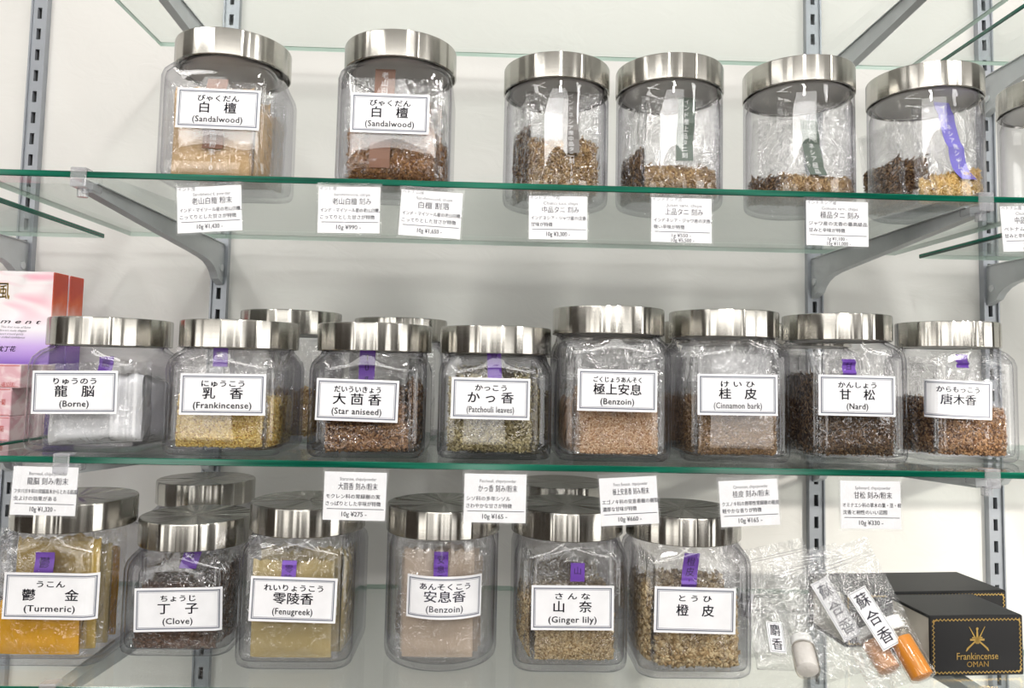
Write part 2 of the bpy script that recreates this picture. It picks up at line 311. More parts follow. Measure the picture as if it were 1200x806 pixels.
# ------------------------------------------------------------------ shelves
TH = .005
Z0, Z1, Z2, Z3, YB = .3640, .1446, -.0721, -.2386, .2715
def shelf(label, x0, x1, zt, y0=0, y1=YB, group=None):
    t = thing('glass_shelf', label, 'shelf', ((x0+x1)/2, y0, zt), group=group); hx = (x1-x0)/2; c = .0006; D = y1-y0
    m = MB(); n = 1
    a = [(-hx+c, c, 0), (hx-c, c, 0), (hx-c, D-c, 0), (-hx+c, D-c, 0)]; b = [(x, y, -TH) for x, y, _ in a]
    m.add(a, [(0, 1, 2, 3)]); m.add(b, [(3, 2, 1, 0)]); obj('glass_pane', m.me(), 'shelf_sheet', t)
    m = MB(); l = [(-hx, 0), (hx, 0), (hx, D), (-hx, D)]
    m.loft([[(x*(1-c/hx), min(max(y, c), D-c), 0) for x, y in l], [(x, y, -c) for x, y in l], [(x, y, -TH+c) for x, y in l], [(x*(1-c/hx), min(max(y, c), D-c), -TH) for x, y in l]], cap0=False, cap1=False)
    me_ = m.me(); me_.polygons.foreach_set('material_index', [0 if (p.center.y < .01 or (group == 'neighbour' and abs(p.normal.x) > .5)) else 1 for p in me_.polygons])
    if group: del t['group']
    obj('polished_edge', me_, ['shelf_edge', 'pale_edge'], t); return t
shelf('glass shelf above the top row of jars, running out of the frame', -.3788, .4902, Z0)
shelf('green-edged glass shelf carrying the top row of six steel-lidded jars', -.4005, .470, Z1)
shelf('green-edged glass shelf carrying the middle row of eight jars', -.4005, .482, Z2)
shelf('lowest glass shelf, under the turmeric jar and the black boxes', -.4005, .482, Z3)
shelf('neighbouring glass shelf with dark green end edge, upper left of the picture', -1.25, -.4294, .1416, group='neighbour')
shelf('neighbouring glass shelf that carries the pink perfume boxes', -1.25, -.4294, -.0750, group='neighbour')
shelf('neighbouring glass shelf at far right, behind the last price card', .4986, 1.3, .1418, group='neighbour')
shelf('neighbouring glass shelf top right, its dark green end edge slanting', .5282, 1.3, .3739, group='neighbour')
shelf('neighbouring glass shelf right of the last middle-row jar', .4986, 1.3, -.0750, group='neighbour')
# slotted rails
def rail(x, label):
    t = thing('slotted_rail', label, 'rail', (x, YW, 0)); z0, z1 = -.42, .62
    m = MB(); m.box(-.0095, -.0028, -.006, 0, z0, z1, 0); m.box(.0022, .0095, -.006, 0, z0, z1, 0)
    m.box(-.0095, -.0078, -.0085, -.006, z0, z1); m.box(.0078, .0095, -.0085, -.006, z0, z1)
    z = z0
    while z < z1: m.box(-.0028, .0022, -.006, 0, z, z+.0120); z += .0254
    obj('rail_face', m.me(), 'rail_alu', t)
    m = MB(); m.box(-.0028, .0022, -.0012, -.0004, z0, z1); obj('slot_back', m.me(), 'slot_dark', t)
XP = (-.5398, -.3138, .3937, .6089)
for x, l in zip(XP, ('slotted wall rail at far left, beside the pink boxes', 'slotted wall rail behind the jars left of centre', 'slotted wall rail behind the two right-hand top jars', 'slotted wall rail furthest right, above the black boxes')): rail(x, l)
# brackets
def bracket(x, zt, label, clip=True, y0=.012):
    """arm under a shelf: slim at the front, flaring to a hooked foot at the rail"""
    t = thing('shelf_bracket', label, 'bracket', (x, YW-.006, zt-TH), group=None); L = YW-.006-y0
    top, bot = [], []
    pts = [(-L, -.009), (-L*.6, -.0165), (-L*.30, -.022), (-L*.2, -.0240), (-L*.145, -.0265), (-L*.105, -.0305), (-L*.075, -.0360), (-L*.055, -.0425), (-.003, -.0470)]
    out = [(-L, -.001), (0, -.001), (0, -.0485)] + pts[::-1]
    hw = .0045; m = MB(); n = len(out)
    l0 = [(-hw, y, z) for y, z in out]; l1 = [(hw, y, z) for y, z in out]
    m.loft([l0, l1]); obj('bracket_arm', m.me(), 'bracket_grey', t)
    m = MB(); m.box(-.0062, .0062, -L+.004, -.004, -.0012, -.0002); obj('bracket_flange', m.me(), 'bracket_grey', t)
    m = MB()
    for s_ in (-1, 1): m.tube((s_*.0045, -.010, -.029), (s_*.0062, -.010, -.029), .0042, 16)
    obj('pin', m.me(True, 40), 'pin_head', t)
    if clip:
        m = MB(); m.box(-.0060, .0060, -L-.0145, -L+.012, -.0075, -.0012, c=.001); m.box(-.0060, .0060, -L-.0145, -L-.0125, -.0075, TH+.0025, c=.0006)
        m.box(-.0060, .0060, -L-.0145, -L-.004, TH+.0008, TH+.0025, c=.0005); m.tube((0, -L-.006, -.0075), (0, -L-.006, -.014), .004, 14)
        obj('clip', m.me(), 'clip_clear', t)
    return t
for z, s in ((Z0, 'shelf above the jars'), (Z1, 'top jar shelf'), (Z2, 'middle jar shelf'), (Z3, 'lowest shelf')):
    bracket(XP[1], z, 'grey steel bracket with clear end clip, left support of the '+s)
    bracket(XP[2], z, 'grey steel bracket with clear end clip, right support of the '+s)
bracket(XP[0], .1416, 'grey bracket at the far left rail under the neighbouring shelf')
bracket(XP[0], -.0750, 'grey bracket at the far left rail beneath the perfume boxes')
bracket(XP[3], .3739, 'grey bracket at the far right rail, high up by the picture corner')
bracket(XP[3], .1418, 'grey bracket at the far right rail, behind the last price card')
bracket(XP[3], -.0750, 'grey bracket at the far right rail, level with the middle shelf')
# ------------------------------------------------------------------ jars
def ring(hw, r, z, n=72, round_=0.0):
    """rounded square of half width hw, corner radius r; round_ blends it to a circle"""
    L = []
    for i in range(n):
        a = 2*PI*(i+.5)/n; c, s = math.cos(a), math.sin(a)
        k = hw-r
        # ray against rounded square
        t = hw/max(abs(c), abs(s)); x, y = c*t, s*t
        if abs(x) > k and abs(y) > k and r > 0:
            cx, cy = math.copysign(k, c), math.copysign(k, s); b = c*cx+s*cy; q = cx*cx+cy*cy-r*r
            t = b+math.sqrt(max(0, b*b-q)); x, y = c*t, s*t
        if round_: x, y = x*(1-round_)+c*hw*round_, y*(1-round_)+s*hw*round_
        L.append((x, y, z))
    return L
LR, LHT = .0475, .0225
JM = {}
def jar_mesh(H, rnd, D=.095):
    key = (H, rnd, D)
    if key in JM: return JM[key]
    k = D/.095; hw = .0462*k if not rnd else .0468*k; r = (.0135 if not rnd else .0460)*k; zs = H-LHT; nr = .0435*k; w = .0022
    prof = [(hw-.007, .0, 0), (hw-.0028, .0008, 0), (hw-.0008, .0030, 0), (hw, .007, 0), (hw, .016, 0), (hw, zs-.016, 0), (hw-.0005, zs-.010, .1), (hw-.0018, zs-.0050, .35), (nr+.0006, zs-.0018, .8), (nr, zs-.0004, 1), (nr, zs+.006, 1)]
    if rnd:
        nr = hw-.0012
        prof = [(hw-.007, .0, 1), (hw-.0028, .0008, 1), (hw-.0008, .0030, 1), (hw, .007, 1), (hw, .016, 1), (hw, zs-.010, 1), (hw, zs-.003, 1), (nr, zs-.0012, 1), (nr-.001, zs, 1), (nr-.001, zs+.006, 1)]
    o = [ring(a, min(r, a-.001), z, 72, b) for a, z, b in prof]
    ip = [(nr-.0028, zs+.006, 1), (nr-.0028, zs-.002, 1), (hw-.004, zs-.006, .35), (hw-w, zs-.012, .1), (hw-w, zs-.018, 0), (hw-w, .016, 0), (hw-w, .010, 0), (hw-w-.001, .0062, 0), (hw-w-.004, .0048, 0), (hw-.012, .0042, 0)]
    o += [ring(a, min(r-.001, a-.001), z, 72, b) for a, z, b in ip]
    m = MB(); m.loft(o); me = m.me(True, 75)
    l = MB(); R = LR*k; n = 96
    lp = [(R-.0006, 0), (R, .0006), (R, LHT-.0016), (R-.0005, LHT-.0004), (R-.0016, LHT), (R-.004, LHT-.0004), (R*.5, LHT-.0006), (.0008, LHT-.0008)]
    lp = [(R-.0030, .004), (R-.0012, 0)] + lp
    l.loft([[(a*math.cos(2*PI*i/n), a*math.sin(2*PI*i/n), z) for i in range(n)] for a, z in lp]); le = l.me(True, 35)
    q = MB(); q.loft([[(a*math.cos(2*PI*i/48), a*math.sin(2*PI*i/48), z) for i in range(48)] for a, z in ((nr-.0032, .0022), (nr-.0032, .0005), (nr-.006, .0002), (nr-.0075, .0012), (.001, .0012))])
    JM[key] = (me, le, hw, q.me(True, 35)); return JM[key]
def jar(loc, H, rnd, label, D=.095, rz=0, group='steel-lidded clear spice jars'):
    me, le, hw, li = jar_mesh(H, rnd, D)
    t = thing('storage_jar', label, 'jar', loc, (0, 0, rz), group)
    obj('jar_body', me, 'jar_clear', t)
    o = obj('lid', le, 'steel', t); o.location = (0, 0, H-LHT)
    obj('liner', li, 'lid_liner', o)
    return t, hw
def jar_label(t, hw, rnd, center_px, w, h, tilt, kana, kanji, latin, ks=.5, js=.5, ls=.6, faint=False):
    J = t.location; q = at(center_px[0], center_px[1], J.y-hw-.0004); lx, lz = q.x-J.x, q.z-J.z
    c, s = math.cos(tilt), math.sin(tilt); R = hw+.0006
    def fn(off):
        def f(x, z):
            X, Zz = x*c-z*s, x*s+z*c
            if rnd:
                a = (X+lx)/R; return (R*math.sin(a), -(R+off)*math.cos(a), lz+Zz)
            # square jar: follow the rounded corner where the label reaches it
            px = X+lx; k = hw-.0135; ex = abs(px)-k
            if ex > 0:
                a = min(ex/.0135, 1.4); return (math.copysign(k+(.0135+.0006+off)*math.sin(a), px), -(hw-.0135)-(.0135+.0006+off)*math.cos(a), lz+Zz)
            return (px, -(hw+.0006+off), lz+Zz)
        return f
    g = Ink(); n = 24
    m = MB(); top = fn(0); bk = fn(-.0004)
    vs = []; 
    for i in range(n+1):
        x = -w/2+w*i/n; vs += [top(x, -h/2), top(x, h/2), bk(x, -h/2), bk(x, h/2)]
    fs = []
    for i in range(n):
        a, b = 4*i, 4*i+4; fs += [(a, b, b+1, a+1), (a+2, a+3, b+3, b+2), (a, a+2, b+2, b), (a+1, b+1, b+3, a+3)]
    fs += [(0, 1, 3, 2), (4*n, 4*n+2, 4*n+3, 4*n+1)]
    lab = obj('paper_label', mesh(vs, fs), 'paper', t)
    g.frame(-w/2+.0018, w/2-.0018, -h/2+.0018, h/2-.0018, .0009, n); g.frame(-w/2+.0032, w/2-.0032, -h/2+.0032, h/2-.0032, .00028, n)
    obj('printed_frame', g.me(fn(.00012)), 'frame_ink', lab)
    g = Ink(); W_ = w
    dz = 0 if latin else -.001
    g.text(kana, 0, h*.255, min(.0056, W_*ks/len(kana)*1.12), W_*ks, bold=.03); g.text(kanji, 0, h*.02+(dz), .0095, W_*js, bold=.018)
    obj('lettering', g.me(fn(.00016)), 'ink', lab)
    if latin:
        g = Ink(); g.text(latin, 0, -h*.26, .0068, W_*ls, spacing=1.08, bold=.02); obj('lettering', g.me(fn(.00016)), 'ink_faint' if faint else 'ink_grey', lab)
    return lab
# ------------------------------------------------------------------ bags of spice
def smooth_noise(seed, k=5, f0=2.0):
    r = np.random.RandomState(seed); P = [(r.uniform(-1, 1)*f0*(1+.8*i), r.uniform(-1, 1)*f0*(1+.8*i), r.uniform(0, 6.28), 1/(1+i*.7)) for i in range(k)]
    def f(u, v): return sum(a*np.sin(x*u*3+y*v*3+p) for x, y, p, a in P)/2
    return f
CHIPS = {}
def chip_cloud(pts, nrm, size, asp, seed):
    """flattened chips lying on the surface points"""
    r = np.random.RandomState(seed); n = len(pts); s = size*r.uniform(.55, 1.25, n)
    a = r.uniform(0, 2*PI, n); T = np.stack([np.cos(a), r.normal(0, .35, n), np.sin(a)], 1); T /= np.linalg.norm(T, axis=1)[:, None]
    B = np.cross(T, nrm); B /= np.maximum(np.linalg.norm(B, axis=1), 1e-6)[:, None]; Nn = np.cross(B, T)
    h = s[:, None]; w = h*asp*r.uniform(.7, 1.3, n)[:, None]; t = w*.45
    v = np.stack([pts-T*h/2-B*w*.35, pts+T*h/2-B*w*.3, pts+T*h*.32+B*w*.5, pts-T*h*.4+B*w*.4, pts-Nn*t, pts+Nn*t*.8], 1).reshape(-1, 3)
    base = (np.arange(n)*6)[:, None]
    f = np.concatenate([base+np.array(q) for q in ((0, 1, 4), (1, 2, 4), (2, 3, 4), (3, 0, 4), (1, 0, 5), (2, 1, 5), (3, 2, 5), (0, 3, 5))], 0)
    me = bpy.data.meshes.new('chips'); me.vertices.add(len(v)); me.vertices.foreach_set('co', v.ravel())
    me.loops.add(len(f)*3); me.loops.foreach_set('vertex_index', f.ravel()); me.polygons.add(len(f)); me.polygons.foreach_set('loop_start', np.arange(len(f))*3)
    me.update(calc_edges=True); return me
STRIP = dict(purple='strip_purple', violet='strip_violet', brown='strip_brown', green='strip_green', grey='strip_grey')
def bag(loc, rot, W_, H_, T_, fill, cont, label, seed, group='clear bags of spice in jars', chip=None, strip=None, crease=1.0, slope=.0, nchip=2600, zipc=True, dome=0, film=True, cat='bag', name='spice_bag'):
    """loc: world place of the bag's foot; cont: (core material, chip material)"""
    t = thing(name, label, cat, loc, rot, group)
    n1 = smooth_noise(seed, 6, 1.6); n2 = smooth_noise(seed+50, 4, 3.0); n3 = smooth_noise(seed+90, 3, 1.0)
    def th(u, v, fillv):
        e = np.clip(1-np.abs(u)**3.2, 0, 1)**.55; bt = np.clip(v/.10, 0, 1)**.5
        full = np.clip((fillv+.10-v)/.22, 0, 1); full = full*full*(3-2*full)
        return T_/2*e*bt*(full*(.86+.12*n3(u, v))+(1-full)*.13)
    fv = lambda u: fill+slope*u+.03*n1(u, .3)+dome*(1-u*u)
    def mid(u, v): return .0016*crease*n1(u, v)*np.clip(v*1.5, 0, 1)
    def surf(u, v, side, k=1.0, off=0):
        u = np.asarray(u, float); v = np.asarray(v, float)
        rd = (1-np.abs(np.sin(2.2*n2(u, v)+1.5*n1(v, u))))**6
        cr = .0019*crease*rd*np.clip(1-np.abs(u)**4, 0, 1)*(np.clip(v/.15, 0, 1))
        h = th(u, v, fv(u))*k+(cr if k == 1 else 0)+off
        x = u*W_/2*(k if k < 1 else 1)*(1-.02*n1(v, u*.2)); z = v*H_*(1 if k == 1 else 1)
        return np.stack([x, mid(u, v)+side*h, z+0*x], -1)
    nu, nv = 30, 36
    if film:
        U, V = np.meshgrid(np.linspace(-1, 1, nu), np.linspace(0, 1, nv)); fr = surf(U, V, -1).reshape(-1, 3); bk = surf(U, V, 1).reshape(-1, 3)
        fs = []
        for j in range(nv-1):
            for i in range(nu-1):
                a = j*nu+i; fs.append((a, a+1, a+nu+1, a+nu)); b = nu*nv; fs.append((b+a, b+a+nu, b+a+nu+1, b+a+1))
        obj('clear_film', mesh(np.concatenate([fr, bk]).tolist(), fs, True), 'film', t)
        if zipc:
            m = MB()
            for vz in (.915, .935):
                l = []
                for i in range(13):
                    p = surf(-.97+1.94*i/12, vz, -1, off=.0004); l.append(p)
                for i in range(12):
                    a, b = l[i], l[i+1]; m.add([a, b, (b[0], b[1], b[2]+.0007), (a[0], a[1], a[2]+.0007), (a[0], a[1]-.0005, a[2]+.00035), (b[0], b[1]-.0005, b[2]+.00035)], [(0, 1, 5, 4), (4, 5, 2, 3)])
            obj('zip_closure', m.me(True), 'film', t)
    # contents
    if fill > 0:
        nu, nv = 26, 20; g = []
        for sd in (-1, 1):
            for j in range(nv):
                for i in range(nu):
                    u = -1+2*i/(nu-1); w = j/(nv-1); v = .012+w*(float(fv(u))-.012)+.012*math.sin(i*1.7+seed)*w; p = surf(u*.97, v, sd, .88)
                    rim = math.sqrt(max(0, 1-((w-.86)/.14)**2)) if w > .86 else 1
                    p[1] = float(mid(u, v))+(p[1]-float(mid(u, v)))*rim; g.append(tuple(p))
        fs = []
        for j in range(nv-1):
            for i in range(nu-1):
                a = j*nu+i; fs.append((a, a+1, a+nu+1, a+nu)); b = nu*nv; fs.append((b+a, b+a+nu, b+a+nu+1, b+a+1))
        core = obj('spice', mesh(g, fs, True), cont[0], t)
        if len(cont) > 1 and chip:
            size, asp = chip; r = np.random.RandomState(seed); n = nchip
            u = r.uniform(-.98, .98, n); w = r.uniform(0, 1, n)**.9; sd = -1
            v = .01+w*(fv(u)+.018*r.normal(0, 1, n)-.01); p = surf(u*.97, np.clip(v, .005, 1.0), sd, .92)
            rim = np.where(w > .86, np.sqrt(np.clip(1-((w-.86)/.14)**2, 0, 1)), 1); my = mid(u, v); p[:, 1] = my+(p[:, 1]-my)*rim
            k = n//8; p[:k, 1] = my[:k]+(my[:k]-p[:k, 1])*r.uniform(-1, 1, k)       # some round the sides and the back
            nr_ = np.tile(np.array([0, -1., 0]), (n, 1))+r.normal(0, .45, (n, 3))
            ch = obj('chips', chip_cloud(p, nr_, size, asp, seed+1), cont[1], core); ch['kind'] = 'stuff'
    # printed strip: colour, u of centre, width, v from..to, slant, text
    if strip:
        for col, u0, w_, v0, v1, sl, txt, ink in strip:
            m = MB(); n = 12; vs = []
            ks = np.linspace(v0, v1, n+1); cu = [(u0*W_/2+sl*(v-v0)*H_)/(W_/2) for v in ks]
            ys = [min(float(surf(np.clip(u+a*w_/W_, -1, 1), min(v, 1.0), -1)[1]) for a in (-1, -.5, 0, .5, 1)) for u, v in zip(cu, ks)]
            def sp_(xl, v, off): # xl in metres from strip's axis; the strip lies over the ridges of the film
                return (u0*W_/2+sl*(v-v0)*H_+xl, float(np.interp(v, ks, ys))-off, v*H_)
            for i in range(n+1):
                v = v0+(v1-v0)*i/n; vs += [sp_(-w_/2, v, .0005), sp_(w_/2, v, .0005), sp_(-w_/2, v, .0003), sp_(w_/2, v, .0003)]
            fs = []
            for i in range(n):
                a = 4*i; b = a+4; fs += [(a, a+1, b+1, b), (a+2, b+2, b+3, a+3), (a, b, b+2, a+2), (a+1, a+3, b+3, b+1)]
            fs += [(0, 2, 3, 1), (4*n, 4*n+1, 4*n+3, 4*n+2)]
            s_ = obj('name_strip', mesh(vs, fs), STRIP[col], t)
            if txt:
                g = Ink(); hh = w_*(.36 if ink == 'white_ink' else .6); zt = (v1*H_)-hh*.9
                g.vertical(txt, 0, 0, hh, hh*1.08)
                obj('lettering', mesh([sp_(a, (zt+b)/H_, .0007) for a, b in g.v], g.f), ink, s_)
    return t
# spice colours
grain('powder_tan', [(196, 160, 112), (214, 182, 136)], powder=True); grain('powder_yellow', [(226, 158, 10), (244, 186, 30)], .8, powder=True)
grain('powder_pale_yellow', [(206, 170, 80), (226, 196, 110)], powder=True); grain('powder_khaki', [(172, 152, 100), (196, 178, 128)], powder=True); grain('powder_beige', [(190, 170, 150), (212, 196, 178)], powder=True)
grain('powder_peach', [(140, 98, 66), (196, 154, 118), (210, 176, 142)], powder=True, scale=600); grain('grain_peach', [(142, 100, 68), (200, 164, 130), (226, 202, 172), (184, 144, 108)])
grain('crystal_white', [(236, 238, 240), (250, 250, 252)], .5, powder=True, scale=300)
grain('granule_yellow', [(170, 120, 50), (226, 190, 96), (244, 222, 150), (236, 206, 120)], .5); grain('core_yellow', [(214, 176, 88), (236, 206, 130)], powder=True)
grain('shaving_brown', [(92, 58, 34), (140, 98, 58), (176, 132, 86), (118, 78, 50)]); grain('core_brown', [(60, 38, 24), (96, 66, 42)], powder=True)
grain('shaving_grey', [(92, 68, 44), (152, 120, 82), (194, 168, 126), (118, 90, 60)]); grain('core_grey', [(70, 56, 40), (100, 82, 60)], powder=True)
grain('chip_gold', [(150, 108, 50), (214, 176, 100), (240, 212, 150), (196, 150, 76)], .6); grain('core_gold', [(150, 112, 60), (190, 150, 90)], powder=True)
grain('leaf_olive', [(84, 72, 40), (150, 136, 92), (206, 194, 150), (116, 102, 60)]); grain('core_olive', [(72, 62, 36), (110, 98, 62)], powder=True)
grain('bark_bits', [(104, 76, 48), (156, 122, 84), (186, 152, 112)]); grain('core_bark', [(92, 66, 42), (130, 100, 68)], powder=True)
grain('root_dark', [(52, 36, 26), (92, 68, 50), (150, 118, 82), (70, 50, 36)]); grain('core_dark', [(40, 28, 20), (62, 44, 32)], powder=True)
grain('chunk_beige', [(128, 104, 70), (196, 170, 128), (226, 208, 170), (164, 136, 96)]); grain('core_beige', [(130, 108, 76), (166, 142, 104)], powder=True)
grain('grain_red', [(70, 46, 32), (124, 86, 58), (190, 150, 108), (96, 66, 46)]); grain('core_red', [(60, 40, 28), (84, 60, 42)], powder=True)
grain('clove_brown', [(54, 38, 32), (92, 70, 58), (128, 100, 82)]); grain('core_clove', [(56, 42, 36), (84, 64, 54)], powder=True)
K = dict(tan=('powder_tan',), turmeric=('powder_yellow',), pale=('powder_pale_yellow',), khaki=('powder_khaki',), beige=('powder_beige',), peach=('powder_peach', 'grain_peach'), white=('crystal_white',),
         yellow=('core_yellow', 'granule_yellow'), brown=('core_brown', 'shaving_brown'), grey=('core_grey', 'shaving_grey'), gold=('core_gold', 'chip_gold'), olive=('core_olive', 'leaf_olive'),
         bark=('core_bark', 'bark_bits'), dark=('core_dark', 'root_dark'), chunk=('core_beige', 'chunk_beige'), red=('core_red', 'grain_red'), clove=('core_clove', 'clove_brown'))
def R(d): return math.radians(d)
def fill_jar(j, bags, desc, where):
    J = j.location; gr = 'bags of %s inside one jar' % desc
    for i, b in enumerate(bags):
        b = dict(b); x, y = b.pop('x'), b.pop('y'); z = b.pop('z', .0052); rot = b.pop('rot', (0, 0, 0))
        lab = b.pop('lab', None) or ('%s bag of %s in %s' % (('frontmost', 'second', 'third', 'rearmost')[i] if i < 3 or len(bags) < 5 else 'rearmost', desc, where))
        bag((J.x+x, J.y+y, J.z+z), tuple(R(a) for a in rot), b.pop('W', .074), b.pop('H', .088), b.pop('T', .014), b.pop('fill', .5), K[b.pop('c')], lab, b.pop('seed', i*7+int(abs(J.x)*1000)), group=gr, **b)
HT, HS = .1245, .1065
TOP = [((-.222, .062), 0), ((-.078, .055), 0), ((.0590, .0870), 1), ((.1600, .0810), 1), ((.2755, .0760), 1), ((.3925, .0790), 1), ((.5225, .083), 1)]
# top row ---------------------------------------------------------
j, hw = jar((-.222, .062, Z1), HT, 0, 'square clear jar labelled Sandalwood, filled with tan powder bags, far left of top shelf', rz=0)
jar_label(j, hw, 0, (255.5, 127.5), .0655, .0325, R(-.6), 'びゃくだん', '白　檀', '(Sandalwood)', .50, .44, .60)
fill_jar(j, [dict(x=-.004, y=-.030, W=.076, H=.080, T=.013, fill=.92, c='tan', crease=1.7, rot=(-2, 0, 0), seed=3, strip=[('brown', .05, .0165, .28, 1.03, 0, 'インド産老山白檀粉末10g', 'white_ink')]),
             dict(x=.003, y=-.012, W=.074, H=.082, T=.013, fill=.84, c='tan', rot=(-3, 0, 4)), dict(x=.004, y=.010, W=.076, H=.084, T=.014, fill=.8, c='tan', rot=(-4, 0, -3)),
             dict(x=.0335, y=-.004, W=.066, H=.078, T=.010, fill=.8, c='tan', rot=(0, 0, 82))], 'tan sandalwood powder', 'the far left top jar')
j, hw = jar((-.078, .055, Z1), HT, 0, 'square clear jar labelled Sandalwood, holding brown shavings, second on top shelf')
jar_label(j, hw, 0, (457, 133), .0620, .0320, R(-.3), 'びゃくだん', '白　檀', '(Sandalwood)', .52, .46, .62)
fill_jar(j, [dict(x=-.002, y=-.029, W=.078, H=.086, T=.016, fill=.52, c='brown', chip=(.0052, .26), nchip=4200, crease=1.8, rot=(-2, 0, 0), seed=11, strip=[('brown', -.22, .0165, .1, 1.08, .02, '老山白檀刻10g', 'white_ink')]),
             dict(x=.002, y=-.008, W=.076, H=.088, T=.017, fill=.78, dome=.12, c='brown', chip=(.0052, .26), nchip=3600, rot=(-3, 0, 3), seed=13), dict(x=.0, y=.014, W=.076, H=.084, T=.016, fill=.75, c='brown', chip=(.0052, .26), nchip=900, rot=(-3, 0, -3)),
             dict(x=.0345, y=.0, W=.060, H=.074, T=.011, fill=.55, c='brown', chip=(.005, .26), nchip=1500, rot=(0, 0, 80))], 'brown sandalwood shavings', 'the second top jar')
j, hw = jar((.059, .087, Z1), HT, 1, 'round clear jar with grey-brown shavings and grey strip, third on top shelf', D=.0955)
fill_jar(j, [dict(x=.004, y=-.026, W=.066, H=.092, T=.016, fill=.50, c='grey', chip=(.0055, .26), nchip=4200, crease=2.2, seed=21, rot=(-2, 0, 0), strip=[('grey', .2, .0140, .38, 1.0, 0, 'インドネシア産中品タニ刻10g', 'white_ink')]),
             dict(x=0, y=.0, W=.076, H=.092, T=.018, fill=.60, c='grey', chip=(.0055, .26), nchip=3600, rot=(-2, 0, 2), seed=23), dict(x=-.030, y=.0, W=.056, H=.090, T=.010, fill=.7, c='dark', chip=(.005, .26), nchip=1500, rot=(0, 0, -78))], 'grey-brown agarwood shavings', 'the third top jar')
j, hw = jar((.160, .081, Z1), HT, 1, 'round clear jar with low brown chips and dark green-grey strip, fourth on top shelf', D=.0955)
fill_jar(j, [dict(x=.004, y=-.026, W=.068, H=.088, T=.014, fill=.27, c='grey', chip=(.005, .26), nchip=3200, crease=2.4, seed=31, rot=(-2, 0, 0), strip=[('green', .1, .0150, .36, 1.0, .03, 'インド産上品タニ刻 1g', 'white_ink')]),
             dict(x=0, y=-.002, W=.078, H=.086, T=.018, fill=.36, c='grey', slope=.04, chip=(.005, .26), nchip=3200, rot=(-2, 0, 2), seed=37), dict(x=-.032, y=.0, W=.056, H=.084, T=.010, fill=.5, c='dark', chip=(.005, .26), nchip=1300, rot=(0, 0, -80))], 'brown agarwood chips', 'the fourth top jar')
j, hw = jar((.2755, .076, Z1), HT, 1, 'round clear jar, little brown chips and tilted green strip, fifth on top shelf', D=.0955)
fill_jar(j, [dict(x=.006, y=-.022, W=.070, H=.088, T=.015, fill=.22, c='grey', slope=-.02, chip=(.005, .26), nchip=2800, crease=2.4, seed=41, rot=(-3, 2, 0), strip=[('green', .0, .0150, .24, .80, -.18, 'インドネシア極品', 'white_ink')]),
             dict(x=.004, y=.002, W=.078, H=.084, T=.018, fill=.24, c='grey', chip=(.005, .26), nchip=2400, rot=(-2, 0, 2), seed=43), dict(x=-.030, y=.0, W=.052, H=.078, T=.010, fill=.3, c='dark', chip=(.005, .26), nchip=900, rot=(0, 8, -70))], 'scant brown agarwood chips', 'the fifth top jar')
j, hw = jar((.3925, .079, Z1), HT, 1, 'round clear jar with golden chips and slanting violet strip, sixth on top shelf', D=.0955)
fill_jar(j, [dict(x=.010, y=-.020, W=.066, H=.090, T=.018, fill=.30, c='gold', slope=.07, chip=(.0052, .3), nchip=3800, crease=2.2, seed=51, rot=(-2, 0, 6), strip=[('violet', .35, .0150, .24, 1.02, -.26, 'インドネシア産シャム刻10g', 'white_ink')]),
             dict(x=.006, y=.008, W=.066, H=.086, T=.016, fill=.38, c='grey', chip=(.005, .26), nchip=1500, rot=(-2, 0, -3), seed=53, lab='clear bag of grey-brown chips behind the golden chips in the sixth top jar'),
             dict(x=-.021, y=-.006, W=.058, H=.080, T=.012, fill=.5, c='dark', chip=(.005, .28), nchip=2200, rot=(0, -10, -58), seed=57, crease=2, lab='dark chip bag standing on edge, inner of two in the sixth top jar'), dict(x=-.034, y=.004, W=.046, H=.078, T=.009, fill=.52, c='dark', chip=(.005, .28), nchip=1500, rot=(0, -6, -72), seed=59, lab='clear bag of dark chips nearest the left wall of the sixth top jar')], 'golden agarwood chips', 'the sixth top jar')
j, hw = jar((.5235, .088, Z1), HT, 1, 'round clear jar cut off by the right edge of the picture, top shelf', D=.0955)
fill_jar(j, [dict(x=.004, y=-.018, W=.066, H=.086, T=.014, fill=.2, c='grey', chip=(.005, .26), nchip=1200, crease=2, seed=61)], 'agarwood chips', 'the right edge top jar')
# middle row -------------------------------------------------------
j, hw = jar((-.3150, .0665, Z2), HS, 0, 'low square jar labelled Borne with a white crystal bag, far left of middle shelf')
jar_label(j, hw, 0, (87.5, 459.5), .0655, .0335, R(1.0), 'りゅうのう', '龍　脳', '(Borne)', .50, .46, .34)
fill_jar(j, [dict(x=.004, y=-.024, W=.082, H=.066, T=.034, fill=.74, c='white', crease=2.0, slope=.06, dome=.10, seed=71, rot=(-6, -3, 4), zipc=False, strip=[('purple', .18, .0110, .70, 1.06, 0, '龍', 'ink_purple')]),
             dict(x=.016, y=.012, W=.062, H=.066, T=.030, fill=.76, c='white', seed=73, rot=(-8, 10, 35), zipc=False, crease=2, dome=.1)], 'white borneol crystals', 'the far left middle-shelf jar')
j, hw = jar((-.2055, .0600, Z2), HS, 0, 'low square jar labelled Frankincense with pale yellow granules, second on middle shelf')
jar_label(j, hw, 0, (261, 462), .0655, .0320, R(.4), 'にゅうこう', '乳　香', '(Frankincense)', .50, .47, .68)
